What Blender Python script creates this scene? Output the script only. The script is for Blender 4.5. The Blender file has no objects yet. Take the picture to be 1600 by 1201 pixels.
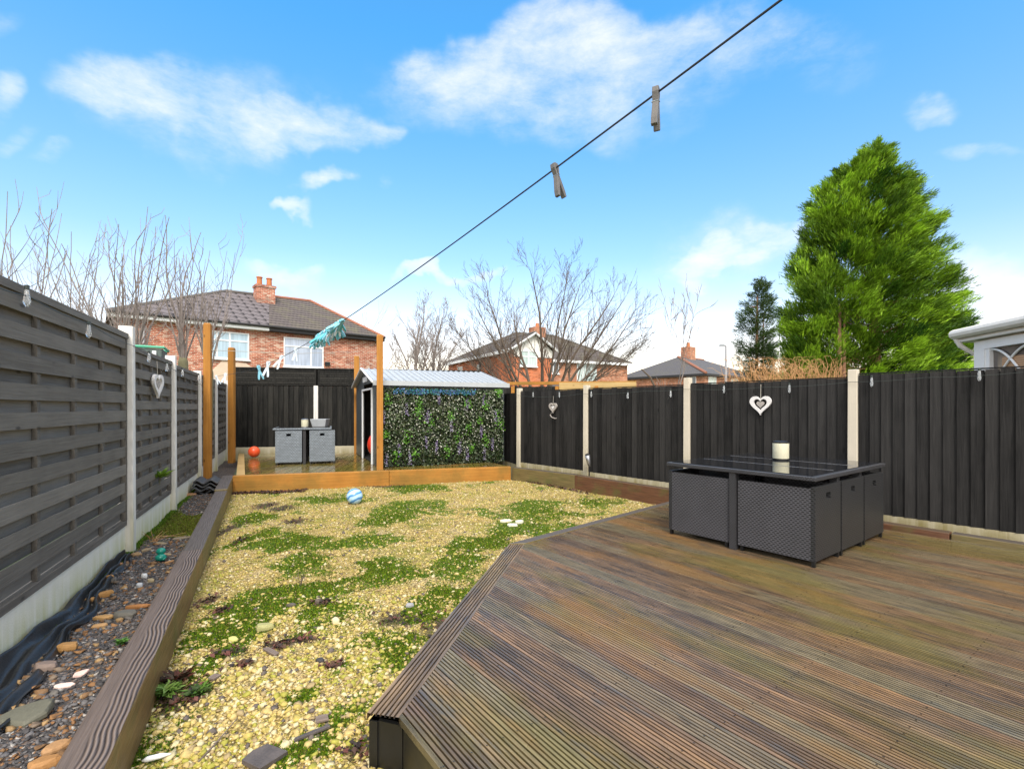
import bpy, bmesh, math, random
import numpy as np
from math import radians, sin, cos, pi, atan2, sqrt
from mathutils import Vector, noise as mn

R = random.Random(7)
NR = np.random.RandomState(11)
S = bpy.context.scene
COL = S.collection
F, CX, HY, CZ = 770.0, 800.0, 636.0, 1.55      # focal length (px), vertical axis, horizon row, eye height (m)

# ------------------------------------------------------------------ camera
cam_d = bpy.data.cameras.new('camera')
cam = bpy.data.objects.new('camera', cam_d); COL.objects.link(cam)
cam.location = (0, 0, CZ); cam.rotation_euler = (pi/2, 0, 0)
cam_d.sensor_width = 36; cam_d.lens = F/1600*36; cam_d.shift_y = 35.5/1600
cam_d.clip_start = .05; cam_d.clip_end = 600
S.camera = cam
S.view_settings.view_transform = 'Standard'; S.view_settings.look = 'None'
S.view_settings.exposure = 1.05; S.view_settings.gamma = 1

# ------------------------------------------------------------------ node helper
class NT:
    def __init__(s, tree): s.t = tree; s.n = tree.nodes; s.l = tree.links
    def node(s, typ, **kw):
        n = s.n.new(typ)
        for k, v in kw.items(): setattr(n, k, v)
        return n
    def put(s, sock, v):
        if v is None: return
        if hasattr(v, 'is_linked') or hasattr(v, 'links'): s.l.new(v, sock)
        else:
            if isinstance(v, (tuple, list)) and len(v) == 3 and sock.type == 'RGBA': v = (*v, 1)
            sock.default_value = v
    def math(s, op, a, b=0.0, c=None, clamp=False):
        n = s.node('ShaderNodeMath', operation=op); n.use_clamp = clamp
        s.put(n.inputs[0], a); s.put(n.inputs[1], b)
        if c is not None: s.put(n.inputs[2], c)
        return n.outputs[0]
    def mix(s, f, a, b, blend='MIX'):
        n = s.node('ShaderNodeMix', data_type='RGBA', blend_type=blend)
        s.put(n.inputs[0], f); s.put(n.inputs[6], a); s.put(n.inputs[7], b)
        return n.outputs[2]
    def noise(s, vec, scale, detail=3, rough=.55, dist=0):
        n = s.node('ShaderNodeTexNoise'); s.put(n.inputs['Vector'], vec)
        n.inputs['Scale'].default_value = scale; n.inputs['Detail'].default_value = detail
        n.inputs['Roughness'].default_value = rough; n.inputs['Distortion'].default_value = dist
        return n.outputs['Fac']
    def map(s, vec, scale=(1, 1, 1), loc=(0, 0, 0), rot=(0, 0, 0)):
        n = s.node('ShaderNodeMapping'); s.put(n.inputs[0], vec)
        n.inputs['Location'].default_value = loc; n.inputs['Rotation'].default_value = rot; n.inputs['Scale'].default_value = scale
        return n.outputs[0]
    def rng(s, v, a, b, c=0.0, d=1.0, smooth=False):
        n = s.node('ShaderNodeMapRange'); n.interpolation_type = 'SMOOTHSTEP' if smooth else 'LINEAR'
        s.put(n.inputs[0], v)
        for i, q in enumerate((a, b, c, d)): n.inputs[i+1].default_value = q
        return n.outputs[0]
    def obj(s): return s.node('ShaderNodeTexCoord').outputs['Object']
    def sep(s, v):
        n = s.node('ShaderNodeSeparateXYZ'); s.put(n.inputs[0], v); return n.outputs
    def comb(s, x, y, z):
        n = s.node('ShaderNodeCombineXYZ')
        for i, q in enumerate((x, y, z)): s.put(n.inputs[i], q)
        return n.outputs[0]
    def attr(s, name='col'):
        n = s.node('ShaderNodeAttribute'); n.attribute_name = name; return n.outputs
    def ramp(s, f, stops):
        n = s.node('ShaderNodeValToRGB'); e = n.color_ramp.elements
        while len(e) < len(stops): e.new(.5)
        for q, (p, c) in zip(e, stops): q.position = p; q.color = (*c, 1)
        s.put(n.inputs[0], f); return n.outputs[0]

# ------------------------------------------------------------------ world and sun
SUN_EL, SUN_AZ = radians(46), radians(172)        # azimuth clockwise from +Y: behind the camera; wide and soft; the cloud there is added, out of view
W = bpy.data.worlds.new('World'); S.world = W; W.use_nodes = True
W.node_tree.nodes.clear(); wt = NT(W.node_tree)
sky = wt.node('ShaderNodeTexSky', sky_type='NISHITA'); sky.sun_disc = False
sky.sun_elevation = SUN_EL; sky.sun_rotation = SUN_AZ; sky.air_density = 1.0; sky.dust_density = .6; sky.ozone_density = 1.5
dirv = wt.node('ShaderNodeTexCoord').outputs['Generated']
dx, dy, dz = wt.sep(dirv)
yy = wt.math('MAXIMUM', dy, .08)
uu = wt.math('DIVIDE', dx, yy); vv = wt.math('DIVIDE', dz, yy)
wn_ = wt.node('ShaderNodeTexNoise'); wt.put(wn_.inputs['Vector'], dirv); wn_.inputs['Scale'].default_value = 5.0; wn_.inputs['Detail'].default_value = 5
wr_, wg_, wb_ = wt.sep(wn_.outputs['Color'])
uu = wt.math('ADD', uu, wt.math('MULTIPLY', wt.math('SUBTRACT', wr_, .5), .50)); vv = wt.math('ADD', vv, wt.math('MULTIPLY', wt.math('SUBTRACT', wg_, .5), .34))
# haze whitening towards the horizon, deeper blue high up
el = wt.math('MAXIMUM', dz, 0.0)
tint = wt.ramp(el, [(0, (1.6, 1.12, .82)), (.12, (1.4, 1.03, .86)), (.28, (.86, 1.0, 1.03)), (.6, (.45, 1.16, 1.42))])
base = wt.mix(1.0, sky.outputs[0], tint, 'MULTIPLY')
nv = wt.map(dirv, (1.0, 1.0, 2.4), (.3, 0, 0))
n1 = wt.noise(nv, 5.0, 10, .64, .25); n2 = wt.noise(nv, 15.0, 9, .7, .2)
cloudn = wt.math('ADD', wt.math('MULTIPLY', n1, .62), wt.math('MULTIPLY', n2, .42))
mask = None
for (px, py, rx, ry, st) in [(235, 165, 150, 66, .85), (480, 190, 140, 56, .75), (515, 288, 70, 30, .7), (430, 318, 55, 16, .6),
        (10, 165, 60, 45, .75), (750, 95, 150, 85, .9), (900, 60, 200, 90, .95), (1010, 60, 150, 80, .7), (860, 140, 340, 110, .62), (1100, 90, 260, 110, .5), (350, 180, 260, 90, .5), (1150, 400, 170, 75, .5),
        (1120, 415, 90, 40, 1.0), (1210, 382, 120, 48, .7), (1590, 465, 130, 70, 1.1), (1480, 162, 80, 26, .6), (700, 452, 75, 18, .8),
        (400, 428, 110, 24, .6), (1200, 50, 160, 60, .45), (1570, 235, 80, 22, .5), (30, 235, 60, 20, .4), (110, 262, 60, 16, .4), (30, 50, 60, 30, .35)]:
    a = wt.math('DIVIDE', wt.math('SUBTRACT', uu, (px-CX)/F), rx/F)
    b = wt.math('DIVIDE', wt.math('SUBTRACT', vv, (HY-py)/F), ry/F)
    d2 = wt.math('ADD', wt.math('MULTIPLY', a, a), wt.math('MULTIPLY', b, b))
    g = wt.math('MULTIPLY', wt.math('SUBTRACT', 1.0, d2, clamp=True), st)
    mask = g if mask is None else wt.math('MAXIMUM', mask, g)
cf = wt.rng(wt.math('ADD', cloudn, wt.math('MULTIPLY', mask, .34)), .44, 1.16, 0, 1, True)
cf = wt.math('MULTIPLY', cf, wt.rng(mask, 0, .55, 0, 1.0, True))
back = wt.math('MAXIMUM', wt.rng(dy, -.1, .1, 1, 0), wt.rng(dz, .68, .8, 0, 1))  # cloud added out of view, behind and overhead, to whiten the ambient light
cb = wt.math('MULTIPLY', back, wt.rng(cloudn, .36, .52, .25, .95, True))
cf = wt.math('MAXIMUM', cf, cb)
skyc = wt.mix(cf, base, wt.mix(back, (4.3, 4.3, 4.4), (7.0, 6.8, 6.5)))
bg = wt.node('ShaderNodeBackground'); wt.put(bg.inputs[0], skyc); bg.inputs[1].default_value = .13
wo = wt.node('ShaderNodeOutputWorld'); wt.l.new(bg.outputs[0], wo.inputs[0])

sd = bpy.data.lights.new('sun', 'SUN'); sd.energy = 1.9; sd.angle = radians(22); sd.color = (1, .95, .87)
sun = bpy.data.objects.new('sun', sd); COL.objects.link(sun)
sv = Vector((sin(SUN_AZ)*cos(SUN_EL), cos(SUN_AZ)*cos(SUN_EL), sin(SUN_EL)))
sun.rotation_euler = sv.to_track_quat('Z', 'Y').to_euler(); sun.location = (0, -5, 12)

# ------------------------------------------------------------------ pixel -> point where it stands
def at(px, py, z=0.0):
    Y = F*(CZ-z)/(py-HY); return Vector(((px-CX)/F*Y, Y, z))
def atD(px, py, Y): return Vector(((px-CX)/F*Y, Y, CZ-(py-HY)/F*Y))

# ------------------------------------------------------------------ materials
def new_mat(name):
    m = bpy.data.materials.new(name); m.use_nodes = True; m.node_tree.nodes.clear()
    t = NT(m.node_tree); p = t.node('ShaderNodeBsdfPrincipled'); o = t.node('ShaderNodeOutputMaterial')
    t.l.new(p.outputs[0], o.inputs[0]); return m, t, p
def bump(t, p, h, dist, strength=1.0):
    b = t.node('ShaderNodeBump'); b.inputs['Distance'].default_value = dist; b.inputs['Strength'].default_value = strength
    t.put(b.inputs['Height'], h); t.l.new(b.outputs[0], p.inputs['Normal'])
def M_plain(name, c, rough=.5, metal=0, var=.15, scale=8, bmp=.001, spec=.5, stretch=(1, 1, 1)):
    m, t, p = new_mat(name); v = t.map(t.obj(), stretch)
    n = t.noise(v, scale, 5, .6); n3 = t.noise(v, scale*9, 3)
    f = t.math('ADD', t.math('MULTIPLY', n, .7), t.math('MULTIPLY', n3, .3))
    t.put(p.inputs['Base Color'], t.mix(t.rng(f, .3, .7), tuple(x*(1-var) for x in c), tuple(min(1, x*(1+var)) for x in c)))
    t.put(p.inputs['Roughness'], t.rng(n, .3, .7, max(.02, rough-.08), min(1, rough+.08)))
    p.inputs['Metallic'].default_value = metal; p.inputs['Specular IOR Level'].default_value = spec
    if bmp: bump(t, p, f, bmp)
    return m
def M_attr(name, rough=.6, var=.2, scale=20, trans=0, spec=.4, bmp=0):
    m, t, p = new_mat(name); a = t.attr(); n = t.noise(t.obj(), scale, 3)
    c = t.mix(1.0, a['Color'], t.mix(n, (1-var,)*3, (1+var,)*3), 'MULTIPLY')
    t.put(p.inputs['Base Color'], c); p.inputs['Roughness'].default_value = rough
    p.inputs['Specular IOR Level'].default_value = spec
    if bmp: bump(t, p, n, bmp)
    if trans:
        tr = t.node('ShaderNodeBsdfTranslucent'); t.put(tr.inputs[0], c); mx = t.node('ShaderNodeMixShader'); mx.inputs[0].default_value = trans
        o = [n for n in t.n if n.type == 'OUTPUT_MATERIAL'][0]
        t.l.new(p.outputs[0], mx.inputs[1]); t.l.new(tr.outputs[0], mx.inputs[2]); t.l.new(mx.outputs[0], o.inputs[0])
    return m
def M_wood(name, dark, light, axis='x', rough=.6, gs=1.0, knots=True, bmp=.002, contrast=1.0, green=0.0, use_rnd=True, foot=None):
    """painted or bare timber, grain along a local axis; colour attribute 'col' gives one value per board"""
    m, t, p = new_mat(name); o = t.obj()
    st = {'x': (.7, 16, 16), 'y': (16, .7, 16), 'z': (16, 16, .7)}[axis]
    a = t.attr(); rnd = t.sep(a['Color'])[0] if use_rnd else .5
    off = t.comb(t.math('MULTIPLY', rnd, 7.0), t.math('MULTIPLY', rnd, 3.0), t.math('MULTIPLY', rnd, 5.0))
    av = t.node('ShaderNodeVectorMath', operation='ADD'); t.put(av.inputs[0], o); t.put(av.inputs[1], off if use_rnd else (0, 0, 0)); o2 = av.outputs[0]
    g = t.noise(t.map(o2, tuple(q*gs for q in st)), 4.0, 6, .62, .6)
    big = t.noise(o2, 2.2, 4, .6)
    f = t.math('ADD', t.math('MULTIPLY', t.math('SUBTRACT', g, .5), 1.5*contrast), .5)
    f = t.math('ADD', f, t.math('MULTIPLY', t.math('SUBTRACT', big, .5), .9))
    if use_rnd: f = t.math('ADD', f, t.math('MULTIPLY', t.math('SUBTRACT', rnd, .5), .7))
    c = t.mix(t.rng(f, 0, 1), dark, light)
    if knots:
        kv = t.map(o2, {'x': (3.2, 9, 9), 'y': (9, 3.2, 9), 'z': (9, 9, 3.2)}[axis])
        vo = t.node('ShaderNodeTexVoronoi'); t.put(vo.inputs['Vector'], kv); vo.inputs['Scale'].default_value = 1.0
        k = t.math('MULTIPLY', t.rng(vo.outputs['Distance'], .04, .15, .8, 0, True), t.math('GREATER_THAN', t.sep(vo.outputs['Color'])[0], .62))
        c = t.mix(k, c, tuple(x*.35 for x in dark))
    if green:
        gn = t.noise(t.map(t.obj(), (1, 1, 1), (4, 2, 1)), 1.7, 5, .65)
        c = t.mix(t.math('MULTIPLY', t.rng(gn, .45, .65, 0, 1, True), green), c, (.10, .11, .03))
    t.put(p.inputs['Base Color'], c); t.put(p.inputs['Roughness'], t.rng(g, .3, .7, rough+.08, rough-.1)); p.inputs['Specular IOR Level'].default_value = .22
    bump(t, p, f, bmp)
    return m
def M_sleeper(name, dark, light, lines=1.0, side=(.22, .13, .05)):
    m, t, p = new_mat(name); o = t.obj(); x, y, z = t.sep(o)
    wig = t.noise(t.map(o, (.75, .5, .5)), 2.3, 2, .45)
    yy_ = t.math('ADD', y, t.math('MULTIPLY', t.math('SUBTRACT', wig, .5), .15))
    wv = t.math('SINE', t.math('MULTIPLY', yy_, 330.0)); wv = t.mix(t.rng(y, .085, .11), wv, (-.35, -.35, -.35)); wv = t.sep(wv)[0]
    g = t.noise(t.map(o, (1.2, 45, 45)), 3.0, 5, .6)
    f = t.math('ADD', t.math('MULTIPLY', wv, .40*lines), t.math('ADD', .12, t.math('MULTIPLY', g, .75)))
    top = t.mix(t.rng(f, .1, .9), dark, light)
    gs = t.noise(t.map(o, (1.5, 30, 30)), 2.2, 6, .65); sc = t.mix(t.rng(gs, .3, .7), tuple(q*.4 for q in side), tuple(q*1.15 for q in side))
    gm = t.noise(o, 3.5, 5, .6); sc = t.mix(t.rng(gm, .5, .68, 0, .6), sc, (.1, .11, .03))
    geo = t.node('ShaderNodeNewGeometry'); nz = t.sep(geo.outputs['True Normal'])[2]
    c = t.mix(t.rng(nz, .5, .8), sc, top)
    t.put(p.inputs['Base Color'], c); t.put(p.inputs['Roughness'], t.rng(g, .3, .7, .62, .38)); bump(t, p, f, .004)
    return m
def M_brick(name, c1, c2, mortar, sx=.225, sz=.075, mort=.012, var=.5):
    m, t, p = new_mat(name); x, y, z = t.sep(t.obj())
    v = t.comb(t.math('ADD', x, y), z, 0.0)
    b = t.node('ShaderNodeTexBrick'); t.put(b.inputs['Vector'], v)
    b.inputs['Scale'].default_value = 1; b.inputs['Brick Width'].default_value = sx; b.inputs['Row Height'].default_value = sz
    b.inputs['Mortar Size'].default_value = mort; b.inputs['Mortar Smooth'].default_value = .3; b.inputs['Bias'].default_value = 0
    b.inputs['Color1'].default_value = (*c1, 1); b.inputs['Color2'].default_value = (*c2, 1); b.inputs['Mortar'].default_value = (*mortar, 1)
    # single pale spalled bricks
    cell = t.node('ShaderNodeTexVoronoi'); t.put(cell.inputs['Vector'], t.comb(t.math('DIVIDE', t.math('ADD', x, y), .21), t.math('DIVIDE', z, .085), 0.0)); cell.inputs['Scale'].default_value = 1
    pale = t.rng(t.sep(cell.outputs['Color'])[0], .84, .86, 0, var)
    dk = t.rng(t.sep(cell.outputs['Color'])[1], .8, .82, 0, .45)
    c = t.mix(pale, b.outputs[0], (.62, .5, .4)); c = t.mix(dk, c, tuple(q*.35 for q in c1))
    n = t.noise(t.obj(), .9, 5, .6); c = t.mix(1.0, c, t.mix(t.rng(n, .3, .7), (.75, .75, .75), (1.2, 1.15, 1.1)), 'MULTIPLY')
    t.put(p.inputs['Base Color'], c); p.inputs['Roughness'].default_value = .9; p.inputs['Specular IOR Level'].default_value = .2
    bump(t, p, b.outputs['Fac'], -.01)
    return m
def M_tiles(name, c, rowz=.13, wavex=.3, wob=.04, moss=0):
    m, t, p = new_mat(name); x, y, z = t.sep(t.obj())
    xx = t.math('ADD', x, y)
    w = t.math('MULTIPLY', t.math('SINE', t.math('MULTIPLY', xx, 2*pi/wavex)), wob)
    fr = t.math('FRACT', t.math('DIVIDE', t.math('ADD', z, w), rowz))
    row = t.math('FLOOR', t.math('DIVIDE', z, rowz))
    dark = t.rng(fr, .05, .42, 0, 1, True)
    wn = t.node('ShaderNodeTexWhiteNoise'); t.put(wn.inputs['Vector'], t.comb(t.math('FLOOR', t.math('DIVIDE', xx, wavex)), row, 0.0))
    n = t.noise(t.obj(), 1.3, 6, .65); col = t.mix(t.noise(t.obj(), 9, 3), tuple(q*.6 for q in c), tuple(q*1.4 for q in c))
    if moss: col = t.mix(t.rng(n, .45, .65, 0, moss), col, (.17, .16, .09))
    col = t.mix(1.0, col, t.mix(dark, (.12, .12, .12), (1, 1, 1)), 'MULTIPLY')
    t.put(p.inputs['Base Color'], col); p.inputs['Roughness'].default_value = .8; p.inputs['Specular IOR Level'].default_value = .3
    bump(t, p, fr, .03)
    return m
def M_weave(name, c, dash, w=.034, h=.0145, rough=.42):
    m, t, p = new_mat(name); x, y, z = t.sep(t.obj()); zr = t.math('DIVIDE', z, h); row = t.math('FLOOR', zr)
    uu_ = t.math('FRACT', t.math('ADD', t.math('DIVIDE', t.math('ADD', x, y), w), t.math('MULTIPLY', row, .5))); vv_ = t.math('FRACT', zr)
    du = t.rng(t.math('ABSOLUTE', t.math('SUBTRACT', uu_, .5)), .24, .32, 1, 0); dv = t.rng(t.math('ABSOLUTE', t.math('SUBTRACT', vv_, .5)), .17, .3, 1, 0)
    d = t.math('MULTIPLY', du, dv); n = t.noise(t.obj(), 4, 4)
    cc = t.mix(1.0, t.mix(d, c, dash), t.mix(n, (.75, .75, .75), (1.3, 1.3, 1.35)), 'MULTIPLY')
    t.put(p.inputs['Base Color'], cc); p.inputs['Roughness'].default_value = rough; bump(t, p, d, -.003)
    return m
def M_rattan(name, c, dash, w=.034, h=.016, rough=.42):
    m, t, p = new_mat(name); x, y, z = t.sep(t.obj())
    v = t.comb(t.math('ADD', x, y), z, 0.0)
    b = t.node('ShaderNodeTexBrick'); t.put(b.inputs['Vector'], v); b.inputs['Scale'].default_value = 1
    b.inputs['Brick Width'].default_value = w; b.inputs['Row Height'].default_value = h; b.inputs['Mortar Size'].default_value = h*.26
    b.inputs['Mortar Smooth'].default_value = .6; b.inputs['Bias'].default_value = 0
    b.inputs['Color1'].default_value = (*c, 1); b.inputs['Color2'].default_value = (*[q*.72 for q in c], 1); b.inputs['Mortar'].default_value = (*dash, 1)
    n = t.noise(t.obj(), 4, 4); cc = t.mix(1.0, b.outputs[0], t.mix(n, (.75, .75, .75), (1.25, 1.25, 1.25)), 'MULTIPLY')
    t.put(p.inputs['Base Color'], cc); p.inputs['Roughness'].default_value = rough
    bump(t, p, b.outputs['Fac'], -.004)
    return m

M = {}
M['left_fence'] = M_wood('weathered grey painted fence wood', (.10, .090, .078), (.22, .20, .175), 'x', .75, .8, bmp=.003, contrast=.65)
M['dark_fence'] = M_wood('charcoal painted featheredge', (.0055, .005, .005), (.032, .030, .029), 'z', .62, .7, bmp=.003, contrast=1.0)
M['back_fence'] = M_wood('faded black painted featheredge', (.004, .004, .0036), (.032, .030, .026), 'z', .7, .7, bmp=.004, contrast=1.4)
M['orange_wood'] = M_wood('orange treated timber', (.26, .10, .016), (.52, .24, .05), 'z', .6, .5, use_rnd=False, contrast=.8)
M['orange_beam'] = M_wood('orange treated beam', (.24, .095, .014), (.52, .24, .05), 'x', .55, .5, use_rnd=False, contrast=.8, green=.35)
M['pale_wood'] = M_wood('new pale timber', (.32, .2, .07), (.6, .42, .19), 'x', .6, .5, use_rnd=False)
M['sleeper'] = M_sleeper('old stained sleeper', (.022, .013, .009), (.22, .165, .135))
M['sleeper_worn'] = M_sleeper('worn sleeper', (.03, .025, .02), (.15, .12, .10), .35, side=(.2, .15, .06))
M['sleeper_red'] = M_sleeper('red brown sleeper', (.035, .02, .012), (.16, .11, .07), .4, side=(.16, .07, .035))
def M_concrete(name, c, stain, z0=.05, z1=.5):
    m, t, p = new_mat(name); o = t.obj(); n = t.noise(o, 6, 6, .65); n2 = t.noise(o, 90, 3)
    x, y, z = t.sep(o); st = t.noise(t.map(o, (7, 7, .5)), 1.5, 4, .6)
    col = t.mix(n, tuple(q*.82 for q in c), tuple(min(1, q*1.1) for q in c))
    a = t.math('MULTIPLY', t.rng(z, z0, z1, 1, 0), t.rng(st, .3, .62, .15, 1))
    col = t.mix(a, col, stain)
    dr = t.rng(t.noise(t.map(o, (5, 5, .05)), 2.0, 2), .66, .72, 0, .45); col = t.mix(dr, col, (.3, .24, .18))
    t.put(p.inputs['Base Color'], col); p.inputs['Roughness'].default_value = .85; bump(t, p, t.math('ADD', n, n2), .002)
    return m
M['conc_post'] = M_concrete('pale concrete post', (.76, .73, .69), (.42, .38, .16), .1, .75)
M['conc_board'] = M_concrete('concrete gravel board', (.84, .80, .70), (.48, .46, .08), .02, .40)
M['conc_cream'] = M_concrete('cream concrete post', (.62, .55, .44), (.36, .31, .17), .2, 1.0)
M['conc_cream_b'] = M_concrete('cream gravel board', (.58, .52, .38), (.26, .21, .08), .3, .52)
M['conc_red'] = M_plain('cream', (.6, .5, .4), .8)
M['brick1'] = M_brick('old red brick', (.38, .085, .045), (.50, .17, .10), (.60, .46, .36), mort=.013, var=.65)
M['brick2'] = M_brick('red painted brick', (.62, .16, .06), (.70, .21, .09), (.52, .26, .16), var=.15)
M['brick3'] = M_brick('brown red brick', (.50, .17, .085), (.58, .25, .14), (.42, .3, .22), var=.3)
M['render'] = M_plain('cream render patch', (.62, .48, .36), .9, scale=3)
M['tile1'] = M_tiles('wavy concrete roof tile', (.15, .13, .135), .25, .42, .05)
M['tile2'] = M_tiles('old flat roof tile', (.115, .095, .09), .16, .19, .008, .5)
M['tile3'] = M_tiles('slate roof', (.12, .115, .125), .1, .25, .005, .25)
M['ridge'] = M_plain('terracotta ridge', (.30, .12, .07), .8, var=.35)
M['ridge_grey'] = M_plain('grey ridge tile', (.12, .11, .10), .8, var=.3)
M['terracotta'] = M_plain('terracotta pot', (.45, .16, .06), .8, var=.3)
M['white'] = M_plain('white plastic', (.8, .8, .8), .35, var=.03, bmp=0)
M['offwhite'] = M_plain('old white paint', (.72, .69, .64), .55, var=.1)
M['black'] = M_plain('black plastic', (.008, .008, .008), .4, var=.3)
M['blacktrim'] = M_plain('black gutter', (.02, .018, .018), .5)
def M_glass(name, c, rough=.06):
    m, t, p = new_mat(name); n = t.noise(t.map(t.obj(), (9, 9, .6)), 1.2, 3)
    t.put(p.inputs['Base Color'], t.mix(t.rng(n, .35, .65), tuple(q*.72 for q in c), c)); p.inputs['Roughness'].default_value = rough; p.inputs['Specular IOR Level'].default_value = .9
    return m
M['pane_blue'] = M_glass('pane with pale blind', (.42, .56, .66)); M['pane_grey'] = M_glass('pane with net curtain', (.46, .52, .64))
M['pane_dark'] = M_glass('dark pane', (.10, .12, .13)); M['pane_green'] = M_glass('pane with white blind', (.52, .62, .60))
M['frost'] = M_plain('bulb plastic', (.75, .75, .78), .15, var=.1, bmp=0)
M['metal_roof'] = M_plain('grey metal roof', (.44, .46, .48), .45, .2, var=.08, bmp=0)
M['metal_wall'] = M_plain('anthracite metal', (.075, .085, .09), .4, .3, var=.15, bmp=0)
M['inside'] = M_plain('dark shed interior', (.012, .012, .012), .8)
M['red_plastic'] = M_plain('red plastic', (.75, .045, .02), .3, var=.05, bmp=0)
M['orange_plastic'] = M_plain('orange plastic', (.85, .10, .03), .3, var=.05, bmp=0)
M['steel'] = M_plain('steel', (.4, .4, .42), .35, .8, bmp=0)
M['peg_grey'] = M_plain('dirty grey peg', (.13, .118, .11), .6, var=.2, scale=60)
M['peg_blue'] = M_plain('light blue peg', (.22, .52, .64), .4, var=.15, scale=40, bmp=0)
M['peg_teal'] = M_plain('teal peg', (.10, .45, .52), .4, var=.15, scale=40, bmp=0)
M['peg_pale'] = M_plain('pale peg', (.66, .74, .82), .4, var=.1, scale=40, bmp=0)
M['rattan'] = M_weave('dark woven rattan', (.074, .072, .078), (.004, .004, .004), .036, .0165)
M['rattan_shade'] = M_weave('dark woven rattan back', (.030, .030, .031), (.004, .004, .004), .036, .0165)  # same weave, darker: shade on the chair backs put into the colour
M['rattan_dk'] = M_weave('dark rattan edge', (.05, .049, .052), (.006, .006, .006), .022, .012)
M['rattan_grey_lit'] = M_rattan('grey woven rattan', (.25, .285, .33), (.14, .16, .18), .05, .03, .5)  # paler blue-grey: reflected light on the fronts put into the colour
M['rattan_grey_unlit'] = M_rattan('dark grey rattan side', (.075, .08, .085), (.03, .03, .03), .05, .03)  # same rattan kept dark for the sides without the painted gleam
m, t, p = new_mat('black table glass'); p.inputs['Base Color'].default_value = (.012, .013, .016, 1); p.inputs['Roughness'].default_value = .04; p.inputs['Specular IOR Level'].default_value = .8; M['glass_top'] = m
t.put(p.inputs['Roughness'], t.rng(t.noise(t.obj(), 9, 4), .4, .8, .03, .1))
M['lantern'] = M_plain('cream embossed lantern', (.58, .55, .40), .5, var=.1, scale=120, bmp=.004)
M['bark_grey'] = M_plain('grey bark', (.14, .12, .105), .9, var=.35, scale=4, bmp=0)
M['bark_dark'] = M_plain('dark twig', (.115, .085, .062), .9, var=.35, scale=4, bmp=0)
M['bark_pale'] = M_plain('pale grey brown bark', (.24, .20, .18), .9, var=.35, scale=4, bmp=0)
M['bark_green'] = M_plain('greenish bark', (.16, .15, .085), .9, var=.3, scale=3, bmp=0)
M['bark_red'] = M_plain('reddish bark', (.26, .13, .08), .9, var=.3, scale=3, bmp=.01)
M['copper'] = M_plain('copper stems', (.48, .26, .11), .8, var=.35, scale=5, bmp=0)
M['leafy'] = M_attr('foliage', .55, .25, 6, trans=.25, spec=.25)
M['leafmat'] = M_attr('plastic leaves', .5, .2, 30, spec=.4)
M['stone'] = M_attr('stones', .7, .25, 60, bmp=.002)
M['paint_attr'] = M_attr('coloured plastic', .3, .05, 20)
M['heart'] = M_plain('white painted wicker', (.72, .69, .68), .7, var=.15, scale=60)
M['heart_grey'] = M_plain('grey wicker', (.38, .34, .31), .8, var=.25, scale=60)
M['string'] = M_plain('jute string', (.4, .37, .32), .9)
M['cable'] = M_plain('dark green cable', (.03, .04, .035), .5)
M['line'] = M_plain('clothes line', (.012, .012, .014), .5)
M['green_glaze'] = M_plain('green glazed ceramic', (.01, .22, .16), .12, var=.2, bmp=0)
M['membrane'] = M_plain('black weed membrane', (.014, .0135, .0135), .4, var=.4, scale=6, bmp=.006, stretch=(1, 1, 1))
M['roof_tile'] = M_plain('old grey roof tile', (.06, .06, .062), .6, var=.3)
M['grass'] = M_plain('rough grass', (.05, .08, .025), .9, scale=2, var=.4)

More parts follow.
